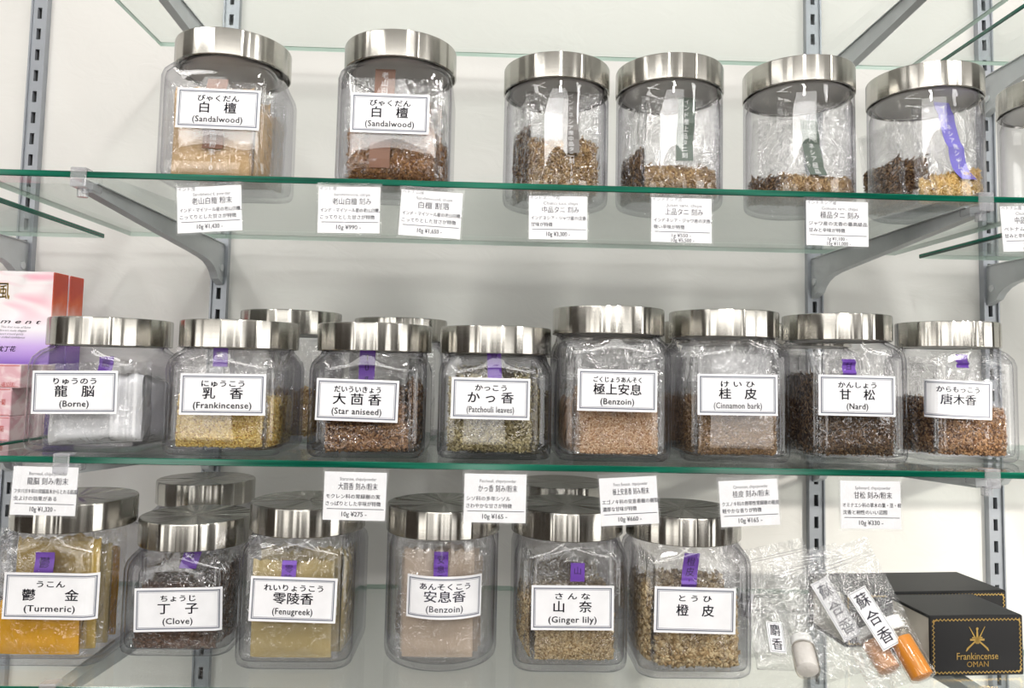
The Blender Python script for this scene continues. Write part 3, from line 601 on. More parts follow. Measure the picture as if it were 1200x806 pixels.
fill_jar(j, [dict(x=-.004, y=-.028, W=.076, H=.080, T=.018, fill=.50, c='yellow', chip=(.0022, .8), nchip=6500, crease=1.8, seed=81, rot=(-2, 0, 0), strip=[('purple', -.05, .0115, .80, .985, 0, '乳', 'ink_purple')]),
             dict(x=0, y=-.004, W=.078, H=.078, T=.018, fill=.48, c='yellow', chip=(.0022, .8), nchip=3000, rot=(-2, 0, 3), seed=83), dict(x=.034, y=.0, W=.060, H=.078, T=.011, fill=.5, c='yellow', chip=(.0022, .8), nchip=2000, rot=(0, 0, 84), seed=85)], 'pale yellow frankincense granules', 'the second middle-shelf jar')
j, hw = jar((-.0930, .0600, Z2), HS, 0, 'low square jar labelled Star aniseed with brown bags stacked, third on middle shelf')
jar_label(j, hw, 0, (418.5, 469), .0640, .0325, R(-1.0), 'だいういきょう', '大 茴 香', '(Star aniseed)', .56, .58, .60)
fill_jar(j, [dict(x=.001, y=-.033, W=.074, H=.024, T=.014, fill=.92, c='red', chip=(.0032, .45), nchip=2600, crease=.8, seed=91, zipc=False, rot=(0, -2, 0), lab='brown star anise bag lying lowest in the third middle-shelf jar'),
             dict(x=-.002, y=-.032, z=.026, W=.072, H=.020, T=.013, fill=.92, c='red', chip=(.0032, .45), nchip=2200, crease=.8, seed=93, zipc=False, rot=(0, 3, 0), lab='brown star anise bag lying on the lowest bag in the third middle-shelf jar'),
             dict(x=0, y=-.010, W=.078, H=.082, T=.020, fill=.6, c='red', chip=(.0032, .45), nchip=2600, rot=(-3, 0, 2), seed=95, crease=2, strip=[('purple', -.12, .0130, .66, .99, 0, '10g', 'ink_purple')], lab='upright star anise bag with purple strip in the third middle-shelf jar'),
             dict(x=.034, y=.0, W=.060, H=.074, T=.011, fill=.75, c='red', chip=(.0032, .45), nchip=1600, rot=(0, 0, 84), seed=97, lab='brown star anise bag turned sideways against the right wall of the third middle-shelf jar')], 'brown star anise', 'the third middle-shelf jar')
j, hw = jar((.0085, .0640, Z2), HS, 0, 'low square jar labelled Patchouli leaves with olive flakes, fourth on middle shelf', D=.0940)
jar_label(j, hw, 0, (575, 467), .0620, .0325, R(-.3), 'かっこう', 'か っ 香', '(Patchouli leaves)', .40, .58, .60, True)
fill_jar(j, [dict(x=-.004, y=-.028, W=.076, H=.076, T=.018, fill=.78, c='olive', chip=(.0036, .5), nchip=5200, crease=2, seed=101, rot=(-2, 0, 0), strip=[('purple', .12, .0115, .5, 1.12, -.05, '香', 'ink_purple')]),
             dict(x=.002, y=-.006, W=.078, H=.080, T=.018, fill=.85, c='olive', chip=(.0036, .5), nchip=3000, rot=(-2, 0, 3), seed=103), dict(x=.033, y=.0, W=.060, H=.074, T=.011, fill=.75, c='olive', chip=(.0036, .5), nchip=1600, rot=(0, 0, 84), seed=105)], 'olive patchouli leaf flakes', 'the fourth middle-shelf jar')
j, hw = jar((.1045, .0640, Z2), HT, 0, 'tall square jar labelled Benzoin with peach granules in layered bags, fifth on middle shelf')
jar_label(j, hw, 0, (723.5, 457.5), .0635, .0330, R(-.3), 'ごくじょうあんそく', '極上安息', '(Benzoin)', .60, .60, .42)
fill_jar(j, [dict(x=.004, y=-.034, W=.072, H=.090, T=.007, fill=.52, c='peach', chip=(.0019, .8), nchip=7000, crease=1.6, seed=111, rot=(-2, 0, 0), strip=[('purple', .1, .0115, .46, .60, 0, '', 'ink_purple')]),
             dict(x=.002, y=-.025, W=.074, H=.094, T=.008, fill=.55, c='peach', chip=(.0019, .8), nchip=1500, rot=(-2, 0, 1), seed=113), dict(x=0, y=-.014, W=.074, H=.094, T=.008, fill=.56, c='peach', rot=(-2, 0, 2), seed=115), dict(x=-.0345, y=.0, W=.060, H=.086, T=.010, fill=.5, c='peach', rot=(0, 0, -84), seed=117)], 'peach benzoin granules', 'the fifth middle-shelf jar')
j, hw = jar((.2060, .0700, Z2), HT, 0, 'tall square jar labelled Cinnamon bark with light brown bits, sixth on middle shelf', D=.0925)
jar_label(j, hw, 0, (864.5, 462.5), .0650, .0330, R(.3), 'け い ひ', '桂　皮', '(Cinnamon bark)', .42, .47, .60, True)
fill_jar(j, [dict(x=.002, y=-.029, W=.074, H=.096, T=.016, fill=.42, c='bark', chip=(.0026, .45), nchip=5200, crease=1.6, seed=121, rot=(-2, 0, 0), strip=[('purple', .0, .0115, .34, .47, 0, '9', 'ink_purple')]),
             dict(x=0, y=-.006, W=.076, H=.094, T=.018, fill=.5, c='bark', chip=(.0026, .45), nchip=2600, rot=(-2, 0, 3), seed=123), dict(x=-.034, y=.0, W=.060, H=.080, T=.010, fill=.6, c='bark', chip=(.0026, .45), nchip=1500, rot=(0, 0, -84), seed=125)], 'light brown cinnamon bark', 'the sixth middle-shelf jar')
j, hw = jar((.3110, .0820, Z2), HT, 0, 'tall square jar labelled Nard with dark root fibres, seventh on middle shelf', D=.0910)
jar_label(j, hw, 0, (1004.5, 463.5), .0640, .0335, R(-.2), 'かんしょう', '甘　松', '(Nard)', .50, .46, .28)
fill_jar(j, [dict(x=.003, y=-.028, W=.072, H=.090, T=.018, fill=.62, c='dark', chip=(.0048, .18), nchip=4600, crease=1.8, seed=131, rot=(-2, 0, 0), strip=[('purple', -.15, .0115, .72, .90, 0, '甘', 'ink_purple')]),
             dict(x=.002, y=-.006, W=.074, H=.088, T=.018, fill=.65, c='dark', chip=(.0048, .18), nchip=2200, rot=(-2, 0, 3), seed=133), dict(x=-.033, y=.0, W=.060, H=.084, T=.011, fill=.8, c='dark', chip=(.0048, .18), nchip=1500, rot=(0, 0, -80), seed=135)], 'dark nard root', 'the seventh middle-shelf jar')
j, hw = jar((.4200, .0960, Z2), HT-.003, 0, 'square jar with Japanese-only label and red-brown grains, last on middle shelf', D=.0850, rz=R(2))
jar_label(j, hw, 0, (1121, 468), .0590, .0325, R(-1.5), 'からもっこう', '唐木香', '', .62, .52, .6)
fill_jar(j, [dict(x=.004, y=-.026, W=.066, H=.090, T=.016, fill=.46, c='red', chip=(.003, .6), nchip=4600, crease=2.2, seed=141, rot=(-3, 1, -3), strip=[('purple', -.1, .0115, .44, .56, 0, '', 'ink_purple'), ('purple', -.25, .0105, .84, .97, 0, '', 'ink_purple')]),
             dict(x=-.004, y=-.004, W=.068, H=.086, T=.016, fill=.5, c='red', chip=(.003, .6), nchip=2200, rot=(-2, 0, 5), seed=143), dict(x=-.030, y=.0, W=.054, H=.080, T=.011, fill=.6, c='red', chip=(.003, .6), nchip=1500, rot=(0, 0, -80), seed=145)], 'red-brown costus grains', 'the last middle-shelf jar')
# bottom row -------------------------------------------------------
j, hw = jar((-.3425, .0790, Z3), HT, 0, 'square jar labelled Turmeric with bright yellow powder, far left of lowest shelf')
jar_label(j, hw, 0, (59, 698.5), .0720, .0355, R(-.3), 'うこん', '鬱　　金', '(Turmeric)', .30, .60, .54)
fill_jar(j, [dict(x=-.006, y=-.033, W=.074, H=.098, T=.010, fill=.44, c='turmeric', crease=1.6, seed=151, rot=(-1, 0, 0), strip=[('purple', .05, .0150, .66, .82, 0, '鬱', 'ink_purple')]),
             dict(x=-.001, y=-.021, W=.076, H=.099, T=.011, fill=.90, c='pale', rot=(-1, 0, 2), seed=153), dict(x=.003, y=-.006, W=.076, H=.098, T=.011, fill=.82, c='khaki', rot=(-1, 0, -2), seed=155, lab='clear bag of paler powder behind the turmeric bags, far left jar of the lowest shelf'), dict(x=.0, y=.012, W=.076, H=.094, T=.012, fill=.8, c='turmeric', seed=157)], 'bright yellow turmeric powder', 'the far left lowest-shelf jar')
j, hw = jar((-.2490, .1010, Z3), HS, 0, 'low square jar labelled Clove with dark brown bags, second on lowest shelf', D=.0935)
jar_label(j, hw, 0, (208.5, 714), .0700, .0345, R(1.6), 'ちょうじ', '丁　子', '(Clove)', .40, .46, .34)
fill_jar(j, [dict(x=0, y=-.035, W=.076, H=.020, T=.010, fill=.92, c='clove', chip=(.003, .5), nchip=2200, crease=.8, seed=161, zipc=False, lab='dark clove bag lying lowest in the second jar of the lowest shelf'),
             dict(x=-.002, y=-.026, z=.010, W=.074, H=.072, T=.014, fill=.58, c='clove', chip=(.003, .5), nchip=3200, crease=2, seed=163, rot=(-3, 2, 0), strip=[('purple', .08, .0140, .78, 1.16, .25, '10', 'ink_purple')], lab='upright dark clove bag with purple strip in the second jar of the lowest shelf'),
             dict(x=0, y=-.006, W=.076, H=.078, T=.016, fill=.66, c='clove', chip=(.003, .5), nchip=2000, seed=165, rot=(-3, 0, 3), lab='dark clove bag standing behind the strip bag in the second jar of the lowest shelf'), dict(x=.033, y=.0, W=.060, H=.080, T=.011, fill=.75, c='clove', chip=(.003, .5), nchip=2000, rot=(0, 0, 84), seed=167, lab='dark clove bag turned sideways, right side of the second jar of the lowest shelf')], 'dark brown clove', 'the second lowest-shelf jar')
j, hw = jar((-.1470, .0770, Z3), HT, 0, 'square jar labelled Fenugreek with khaki powder bags, third on lowest shelf')
jar_label(j, hw, 0, (343.5, 702.5), .0675, .0345, R(-1.2), 'れいりょうこう', '零陵香', '(Fenugreek)', .68, .46, .46)
fill_jar(j, [dict(x=-.003, y=-.033, W=.074, H=.096, T=.009, fill=.80, c='khaki', crease=1.4, seed=171, rot=(-1, 0, 0), strip=[('purple', -.08, .0115, .40, .80, 0, '零陵香', 'ink_purple')]),
             dict(x=0, y=-.021, W=.076, H=.098, T=.010, fill=.84, c='khaki', rot=(-1, 0, 2), seed=173), dict(x=.001, y=-.006, W=.076, H=.096, T=.011, fill=.84, c='khaki', rot=(-1, 0, -2), seed=175), dict(x=.035, y=.004, W=.060, H=.094, T=.009, fill=.86, c='khaki', rot=(0, 0, 86), seed=177)], 'khaki fenugreek powder', 'the third lowest-shelf jar')
j, hw = jar((-.0325, .0755, Z3), HT, 1, 'round clear jar labelled Benzoin with pale beige powder, fourth on lowest shelf', D=.0955)
jar_label(j, hw, 1, (521.5, 701), .0640, .0330, R(-.8), 'あんそくこう', '安息香', '(Benzoin)', .64, .52, .46)
fill_jar(j, [dict(x=-.001, y=-.028, W=.066, H=.098, T=.009, fill=.86, c='beige', crease=1.6, seed=181, rot=(-1, 0, 0), strip=[('purple', .04, .0115, .62, .86, 0, '安息香', 'ink_purple')]),
             dict(x=0, y=-.016, W=.074, H=.098, T=.010, fill=.86, c='beige', rot=(-1, 0, 2), seed=183), dict(x=.0, y=-.002, W=.080, H=.096, T=.011, fill=.8, c='beige', rot=(-1, 0, -2), seed=185), dict(x=-.028, y=.012, W=.050, H=.060, T=.012, fill=.55, c='dark', chip=(.004, .3), nchip=900, rot=(0, 0, -60), seed=187, lab='small dark bag at the left of the round jar on the lowest shelf')], 'pale beige benzoin powder', 'the round lowest-shelf jar')
j, hw = jar((.0730, .0760, Z3), HT, 0, 'square jar labelled Ginger lily with beige bits, fifth on lowest shelf')
jar_label(j, hw, 0, (671, 712), .0655, .0345, R(.2), 'さ ん な', '山　奈', '(Ginger lily)', .42, .46, .58)
fill_jar(j, [dict(x=.004, y=-.029, W=.072, H=.094, T=.016, fill=.46, c='chunk', chip=(.003, .55), nchip=5200, crease=2, seed=191, rot=(-1, 0, 0), strip=[('purple', .05, .0115, .66, .82, 0, '山', 'ink_purple')]),
             dict(x=0, y=-.006, W=.076, H=.092, T=.018, fill=.6, c='chunk', chip=(.003, .55), nchip=2600, rot=(-2, 0, 3), seed=193), dict(x=-.034, y=.0, W=.060, H=.082, T=.011, fill=.6, c='chunk', chip=(.003, .55), nchip=1800, rot=(0, 0, -82), seed=195)], 'beige ginger lily bits', 'the fifth lowest-shelf jar')
j, hw = jar((.1700, .0650, Z3), HT, 0, 'square jar with Japanese-only label and coarse beige chips, right end of lowest shelf')
jar_label(j, hw, 0, (814.5, 715), .0640, .0350, R(-1.0), 'と う ひ', '橙　皮', '', .40, .46, .5)
fill_jar(j, [dict(x=.004, y=-.028, W=.074, H=.096, T=.018, fill=.50, c='chunk', chip=(.0052, .6), nchip=3000, crease=2, seed=201, rot=(-1, 0, 0), strip=[('purple', -.2, .0125, .62, .92, .12, '橙皮10', 'ink_purple')]),
             dict(x=0, y=-.004, W=.076, H=.092, T=.018, fill=.72, c='chunk', chip=(.0052, .6), nchip=2000, rot=(-2, 0, 3), seed=203), dict(x=-.034, y=.0, W=.060, H=.084, T=.012, fill=.72, c='chunk', chip=(.0052, .6), nchip=1400, rot=(0, 0, -82), seed=205)], 'coarse beige orange peel chips', 'the right end lowest-shelf jar')
# jars standing behind -------------------------------------------
def back_jar(x, y, z, H, label, c, seed):
    j, hw = jar((x, y, z), H, 0, label, group='steel-lidded clear spice jars')
    J = j.location
    ch = None if c in ('turmeric', 'khaki', 'tan', 'peach') else (.004, .4)
    bag((J.x, J.y-.026, J.z+.0055), (R(-2), 0, 0), .076, .090, .02, .5, K[c], 'spice bag in the '+label.split(',')[0], seed, group=None, chip=ch, nchip=900)
back_jar(-.1890, .1600, Z2, HT-.002, 'rear jar behind the Frankincense and Star aniseed jars, middle shelf', 'gold', 301)
back_jar(-.0880, .2050, Z2, HT-.004, 'rear jar peeping out behind the Star aniseed jar lid, middle shelf', 'brown', 303)
back_jar(.0175, .1680, Z2, HS, 'rear jar hidden behind the Patchouli jar, middle shelf', 'olive', 305)
back_jar(.1180, .1680, Z2, HT-.002, 'rear jar hidden behind the tall Benzoin jar, middle shelf', 'peach', 307)
back_jar(.2240, .1750, Z2, HT-.002, 'rear jar hidden behind the Cinnamon bark jar, middle shelf', 'bark', 309)
back_jar(.3230, .1850, Z2, HT-.002, 'rear jar hidden behind the Nard jar, middle shelf', 'dark', 311)
back_jar(-.2830, .2150, Z3, HT-.004, 'rear jar behind the Clove jar, lowest shelf', 'dark', 313)
back_jar(.0800, .2050, Z3, HT, 'rear jar behind the Ginger lily jar, lowest shelf', 'chunk', 317)
# ------------------------------------------------------------------ price cards hanging from the shelf fronts
def card(corners, label, origin, eng, head, l1, l2, price, tape=True, group='price cards on the shelf edges'):
    (ax, ay), (bx, by), (cx, cy), (dx, dy) = corners; Y = -.0022
    P = [at(*q, Y) for q in ((ax, ay), (bx, by), (cx, cy), (dx, dy))]
    ctr = sum(P, Vector())/4; ux = ((P[1]-P[0])+(P[2]-P[3]))/2; w = ux.length; tilt = math.atan2(ux.z, ux.x); h = ((P[0]-P[3]).length+(P[1]-P[2]).length)/2
    side = ((P[0]-P[3])+(P[1]-P[2]))/2; tilt = (tilt+math.atan2(-side.x, side.z))/2
    t = thing('price_card', label, 'price card', ctr, (R(-1.5), -tilt, 0), group)
    m = MB(); m.box(-w/2+.0012, w/2-.0012, -.0002, .0002, -h/2+.0012, h/2-.0012); cardo = obj('card', m.me(), 'paper', t)
    m = MB(); nx, nz = 14, 10; sn = smooth_noise(int(ax), 5, 2.5); vs = []
    for sd in (-1, 1):
        for j in range(nz+1):
            for i in range(nx+1):
                u, v = -1+2*i/nx, -1+2*j/nz; vs.append((u*w/2*1.01, sd*(.0004+.0003*(1-u*u)*(1-v*v)*(1+sn(u, v))), v*h/2*1.02+(.0015 if j == nz else 0)))
    fs = []; n = nx+1
    for sd in (0, 1):
        b = sd*n*(nz+1)
        for j in range(nz):
            for i in range(nx):
                a = b+j*n+i; fs.append((a, a+1, a+n+1, a+n))
    obj('laminate_film', mesh(vs, fs, True), 'laminate', t)
    f = lambda x, z: (x, -.00028, z)
    g = Ink(); k = w/.054
    if origin: g.text(origin, -w*.46, h*.43, .0034, None, align='L')
    dy_ = -.015 if origin else .0
    g.text(head, w*.04, h*(.185+dy_), .0062*k, w*(.60 if len(head) > 5 else .48), bold=.01)
    g.rect(-w*.42, w*.45, -h*.245, -h*.258)
    if isinstance(price, str): g.text(price, -.0, -h*.35, .0048, w*.38, bold=.02)
    else:
        g.text(price[0], 0, -h*.32, .0040, w*.3, bold=.015); g.text(price[1], w*.02, -h*.42, .0040, w*.36, bold=.015)
    obj('lettering', g.me(f), 'ink', cardo)
    g = Ink(); g.text(eng, w*.04, h*(.315 if origin else .335), .0034, w*.56); g.text(l1, -w*.44, -h*.01, .0036, w*min(.92, .075*len(l1)), align='L', bold=.02); g.text(l2, -w*.44, -h*.15, .0036, w*min(.92, .070*len(l2)), align='L', bold=.02)
    obj('lettering', g.me(f), 'ink', cardo); return t
card(((204, 216), (283, 217), (287, 272), (208, 275)), 'price card 老山白檀 粉末 10g ¥1,430 under the far left top jar', 'インド産', 'Sandalwood, powder', '老山白檀 粉末', 'インド・マイソール産の老山白檀。', 'こってりとした甘さが特徴', '10g ¥1,430 -')
card(((372, 217), (448, 217), (446, 275), (370, 275)), 'price card 老山白檀 刻み 10g ¥990 with glare on its film, below top shelf', 'インド産', 'Sandalwood, chips', '老山白檀 刻み', 'インド・マイソール産の老山白檀。', 'こってりとした甘さが特徴', '10g ¥990 -')
card(((469, 219.5), (544, 225), (541, 283), (465, 276)), 'price card 白檀 割落 10g ¥1,650 tilted, below top shelf', 'ベトナム産', 'Sandalwood, chips', '白檀 割落', 'インド・マイソール産の老山白檀。', 'こってりとした甘さが特徴', '10g ¥1,650 -')
card(((618, 227), (690, 229), (690, 283), (618, 282)), 'price card 中品タニ 刻み 10g ¥3,300 under the third top jar', 'インドネシア産', 'Chukin tani, chips', '中品タニ 刻み', 'インドネシア・ジャワ産の沈香。', '甘味が特徴', '10g ¥3,300 -')
card(((762, 229.5), (836, 231), (835, 287), (761, 285)), 'price card 上品タニ 刻み 1g ¥550 10g ¥5,500 under the fourth top jar', 'インドネシア産', 'Jokin tani, chips', '上品タニ 刻み', 'インドネシア・ジャワ産の沈香。', '強い辛味が特徴', ('1g ¥550 -', '10g ¥5,500 -'))
card(((943, 233), (1019, 235), (1019, 291.5), (943, 288.5)), 'price card 極品タニ 刻み 1g ¥1,100 10g ¥11,000 below top shelf', 'インドネシア産', 'Gokuin tani, chips', '極品タニ 刻み', 'ジャワ産の沈香の最高級品', '甘みと辛味が特徴', ('1g ¥1,100 -', '10g ¥11,000 -'))
card(((1168, 238), (1243, 241), (1250, 298), (1176, 294)), 'price card cut off at the right edge of the picture, below top shelf', 'ベトナム産', 'Chukin shamu, chips', '中品シャム 刻み', 'ベトナム産の沈香。', '甘みと辛味が感じられる', ('1g ¥770 -', '10g ¥7,700 -'))
card(((15, 544.5), (94, 545.5), (90, 606), (9, 605)), 'price card 龍脳 刻み/粉末 10g ¥1,320 at the far left under middle shelf', '', 'Borneol, chips/powder', '龍脳 刻み/粉末', 'フタバガキ科の常緑高木からとれる結晶', '虫よけの効果がある', '10g ¥1,320 -')
card(((379, 551), (456, 551.5), (452.5, 612), (376, 610.5)), 'price card 大茴香 刻み/粉末 10g ¥275 over a steel lid, under middle shelf', '', 'Staranise, chips/powder', '大茴香 刻み/粉末', 'モクレン科の常緑樹の実', 'さっぱりとした辛味が特徴', '10g ¥275 -')
card(((543, 553.5), (619, 553.5), (617.5, 615), (541, 613)), 'price card かっ香 刻み/粉末 10g ¥165 in the middle, under middle shelf', '', 'Patchouli, chips/powder', 'かっ香 刻み/粉末', 'シソ科の多年シソル', 'さわやかな甘さが特徴', '10g ¥165 -')
card(((700, 558.5), (771, 556), (774, 614), (703, 619)), 'price card 極上安息香 刻み/粉末 10g ¥660 tilted between two jars, under middle shelf', '', 'Finest Benzoin, chips/powder', '極上安息香 刻み/粉末', 'エゴノキ科の安息香樹の樹脂', '濃厚な甘味が特徴', '10g ¥660 -')
card(((841, 563), (913, 558), (915, 614.5), (842.5, 621)), 'price card 桂皮 刻み/粉末 10g ¥165 tilted, at the right end jar', '', 'Cinnamon, chips/powder', '桂皮 刻み/粉末', 'クスノキ科の熱帯性常緑樹の樹皮', '軽やかな香りが特徴', '10g ¥165 -')
card(((982, 560), (1056, 563.5), (1058.5, 622.5), (984, 620)), 'price card 甘松 刻み/粉末 10g ¥330 over the sunlit wall, under middle shelf', '', 'Spikenard, chips/powder', '甘松 刻み/粉末', 'オミナエシ科の草木の葉・茎・根', '沈香と相性のいい沼照', '10g ¥330 -')
# ------------------------------------------------------------------ black frankincense boxes
def black_box(loc, rz, W_, D_, H_, label, front=True):
    t = thing('gift_box', label, 'box', loc, (0, 0, rz), 'black and gold gift boxes')
    c = .0009; m = MB()
    m.box(0, W_, 0, .0022, 0, H_, c=c)                                      # rounded spine
    n = 9; sp1 = [(W_*0, 0, 0)]
    m.box(0, W_, .001, D_, H_-.0022, H_+.0002, c=c); m.box(0, W_, .001, D_, -.0, .002, c=c); m.box(W_-.0022, W_, .001, D_, .001, H_-.001, c=c); m.box(0, W_, D_-.002, D_, .001, H_-.001, c=c)
    obj('case', m.me(), 'black_card', t)
    m = MB(); l = []
    for i in range(9):
        y = .0030+(D_-.008)*i/8; b = .0018*math.sin(PI*i/8); l.append((y, b))
    vs = []; 
    for y, b in l: vs += [(.0016-b*.4+.0012, y, .0024), (.0016-b*.4+.0012, y, H_-.0026)]
    fs = [(2*i, 2*i+1, 2*i+3, 2*i+2) for i in range(8)]; k = len(vs)
    vs += [(x+.04, y, z) for x, y, z in vs]; fs += [(k+a, k+b, k+c_, k+d) for a, b, c_, d in fs]
    fs += [(1, 1+k, 3+k, 3), (0, 2, 2+k, k), (0, k, k+1, 1), (16, 17, 17+k, 16+k)] + [(2*i+1, 2*i+1+k, 2*i+3+k, 2*i+3) for i in range(1, 8)]
    obj('inner_tray', mesh(vs, fs), 'page_block', t)
    # gold border of little curls
    g = Ink(); x0, x1, z0, z1 = .0030, W_-.0030, .0030, H_-.0030
    def curls(a, b, fixed, vert):
        n = int((b-a)/.0016)
        for i in range(n):
            p = a+(b-a)*(i+.5)/n; q = fixed+(.00035 if i % 2 else -.00035); th = .7 if i % 2 else -.7
            if vert: th += PI/2
            X, Z_ = (q, p) if vert else (p, q); ca, sa = math.cos(th), math.sin(th); b_ = len(g.v)
            for u, v in ((-.0010, -.0003), (.0010, -.0003), (.0010, .0003), (-.0010, .0003)): g.v.append((X+u*ca-v*sa, Z_+u*sa+v*ca))
            g.f.append((b_, b_+1, b_+2, b_+3))
    curls(x0, x1, z0, 0); curls(x0, x1, z1, 0); curls(z0, z1, x0, 1); curls(z0, z1, x1, 1)
    for X in (x0, x1):
        for Z_ in (z0, z1):
            b_ = len(g.v); s1 = 1 if X == x0 else -1; s2 = 1 if Z_ == z0 else -1
            g.v += [(X, Z_), (X+s1*.0045, Z_), (X+s1*.0012, Z_+s2*.0012), (X, Z_+s2*.0045)]; g.f.append((b_, b_+1, b_+2, b_+3))
    fr = obj('gold_border', g.me(lambda x, z: (x, -.0003, z)), 'gold', t)
    if front:
        g = Ink(); cx, cz = W_*.50, H_*.60
        g.text('Frankincense', cx, H_*.335, .0078, W_*.44); obj('lettering', g.me(lambda x, z: (x, -.0003, z)), 'gold', t)
        g = Ink(); g.text('OMAN', cx, H_*.20, .0062, W_*.23, bold=.01); obj('lettering', g.me(lambda x, z: (x, -.0003, z)), 'gold', t)
        m = MB()                                                         # emblem: crossed swords, dagger and belt
        def bar(ax, az, bx, bz, w0, w1):
            dx, dz = bx-ax, bz-az; L = math.hypot(dx, dz); nx, nz = -dz/L, dx/L
            m.add([(ax+nx*w0, -.0004, az+nz*w0), (ax-nx*w0, -.0004, az-nz*w0), (bx-nx*w1, -.0004, bz-nz*w1), (bx+nx*w1, -.0004, bz+nz*w1)], [(0, 1, 2, 3)])
        for s_ in (-1, 1):
            bar(cx+s_*.0082, cz-.0085+.002, cx-s_*.002, cz+.002, .0007, .0006); bar(cx-s_*.002, cz+.002, cx-s_*.0068, cz+.0105, .0006, .0002); bar(cx+s_*.0082, cz-.0065, cx+s_*.0098, cz-.0088, .0009, .0003)
        bar(cx, cz-.003, cx, cz+.0085, .0014, .0005); bar(cx-.0062, cz+.0002, cx+.0062, cz+.0002, .0008, .0008); bar(cx-.0045, cz+.0018, cx+.0045, cz+.0018, .0005, .0005)
        bar(cx-.002, cz-.0018, cx+.002, cz-.0018, .0006, .0006)
        n = 14; b_ = []; 
        m.add([(cx+.0011*math.cos(2*PI*i/n), -.0005, cz+.0088+.0011*math.sin(2*PI*i/n)) for i in range(n)], [tuple(range(n))])
        obj('emblem', m.me(), 'gold', t)
        m = MB(); n = 24; yc, zc = D_*.42, H_*.42
        a = [( .0016-.0004-.0003, yc+.0042*math.cos(2*PI*i/n)*1.0, zc+.0030*math.sin(2*PI*i/n)) for i in range(n)]
        b_ = [( .0016-.0004-.0003, yc+.0034*math.cos(2*PI*i/n), zc+.0023*math.sin(2*PI*i/n)) for i in range(n)]
        m.add(a+b_, [(i, (i+1) % n, n+(i+1) % n, n+i) for i in range(n)]); obj('red_ring_mark', m.me(), 'red_ink', t)
    return t
black_box((.3612, .0310, Z3), R(4), .0810, .0580, .0472, 'black box with gold Frankincense OMAN lettering and crossed-sword emblem, nearest the front')
black_box((.3220, .0930, Z3), R(5), .1560, .0640, .0470, 'wider black box lying behind the Frankincense OMAN box', front=False)
# ------------------------------------------------------------------ small clear bags with vials
def lathe(prof, n=28):
    m = MB(); m.loft([[(r*math.cos(2*PI*i/n), r*math.sin(2*PI*i/n), z) for i in range(n)] for r, z in prof]); return m.me(True, 45)
def flat_bag(loc, rot, W_, H_, label, seed, txt=None, sx=0, sz=.5, sw=.016, sh=.045, srot=0, faded=False, T_=.010, col='paper'):
    t = thing('sample_bag', label, 'bag', loc, rot, 'sample bags beside the black boxes')
    sn = smooth_noise(seed, 6, 2.0); s2 = smooth_noise(seed+9, 4, 3.2); nu, nv = 24, 30
    def sf(u, v, sd):
        rd = (1-abs(math.sin(2.2*s2(u, v)+1.2*sn(v, u))))**6
        return (u*W_/2, .003*sn(u, v)*v+sd*(T_/2*max(0, 1-abs(u)**3)**.6*(min(1, v/.1)**.5)*(1-.8*v)+.0003+.0009*rd), v*H_)
    vs = [sf(-1+2*i/(nu-1), j/(nv-1), sd) for sd in (-1, 1) for j in range(nv) for i in range(nu)]
    fs = []
    for sd in (0, 1):
        for j in range(nv-1):
            for i in range(nu-1): a = sd*nu*nv+j*nu+i; fs.append((a, a+1, a+nu+1, a+nu))
    obj('clear_film', mesh(vs, fs, True), 'film', t)
    m = MB()
    for vz in (.86, .885):
        for i in range(12):
            a = sf(-.97+1.94*i/12, vz, -1); b = sf(-.97+1.94*(i+1)/12, vz, -1); m.add([a, b, (b[0], b[1]-.0006, b[2]+.0008), (a[0], a[1]-.0006, a[2]+.0008)], [(0, 1, 2, 3)])
    obj('zip_closure', m.me(True), 'clip_clear', t)
    if txt:
        c, s = math.cos(srot), math.sin(srot)
        def f(off):
            def q(x, z):
                X, Z_ = sx+x*c-z*s, sz*H_+x*s+z*c; p = sf(max(-1, min(1, X/(W_/2))), max(0, min(1, Z_/H_)), -1); y0 = sf(sx/(W_/2), sz, -1)[1]
                return (X, min(p[1], y0)-.0012-off, Z_)
            return q
        def flat(off):
            y0 = min(sf(sx/(W_/2)+a, sz+b, -1)[1] for a in (-.2, 0, .2) for b in (-.2, 0, .2))-.0006
            return lambda x, z: (sx+x*c-z*s, y0-off, sz*H_+x*s+z*c)
        F0, F1 = flat(0), flat(.0002); Fb = flat(-.0002)
        q = [(-sw/2, -sh/2), (sw/2, -sh/2), (sw/2, sh/2), (-sw/2, sh/2)]
        lab = obj('paper_label', mesh([F0(*a) for a in q]+[Fb(*a) for a in q], [(0, 1, 2, 3), (7, 6, 5, 4), (0, 4, 5, 1), (1, 5, 6, 2), (2, 6, 7, 3), (3, 7, 4, 0)]), 'paper', t)
        g = Ink(); g.frame(-sw/2+.0008, sw/2-.0008, -sh/2+.0008, sh/2-.0008, .0003)
        n = len(txt); st = sh/n*.92; hh = min(sw*.72, st*.95)
        for i, ch in enumerate(txt): g.text(ch, 0, (n-1)/2*st-i*st, hh, bold=.01)
        obj('lettering', g.me(F1), 'ink_faint' if faded else 'ink', lab)
    return t
ZS = Z3
flat_bag((.2480, .0330, ZS+.003), (R(-34), R(4), R(6)), .054, .052, 'small clear bag labelled 麝香 with white-capped vial, next to the last jar', 401, '麝香', -.008, .46, .0135, .0235, R(-3))
flat_bag((.2400, .0620, ZS+.003), (R(-36), R(-4), R(-4)), .052, .056, 'small clear bag with partly hidden 麝 label behind the front one', 403, '麝香', -.010, .76, .0130, .022, R(-22))
flat_bag((.2960, .0250, ZS+.003), (R(-24), R(-14), R(4)), .062, .098, 'clear bag with faded grey 蘇合香 label, left of the amber vial bag', 405, '蘇合香', .006, .50, .0165, .048, R(10), True)
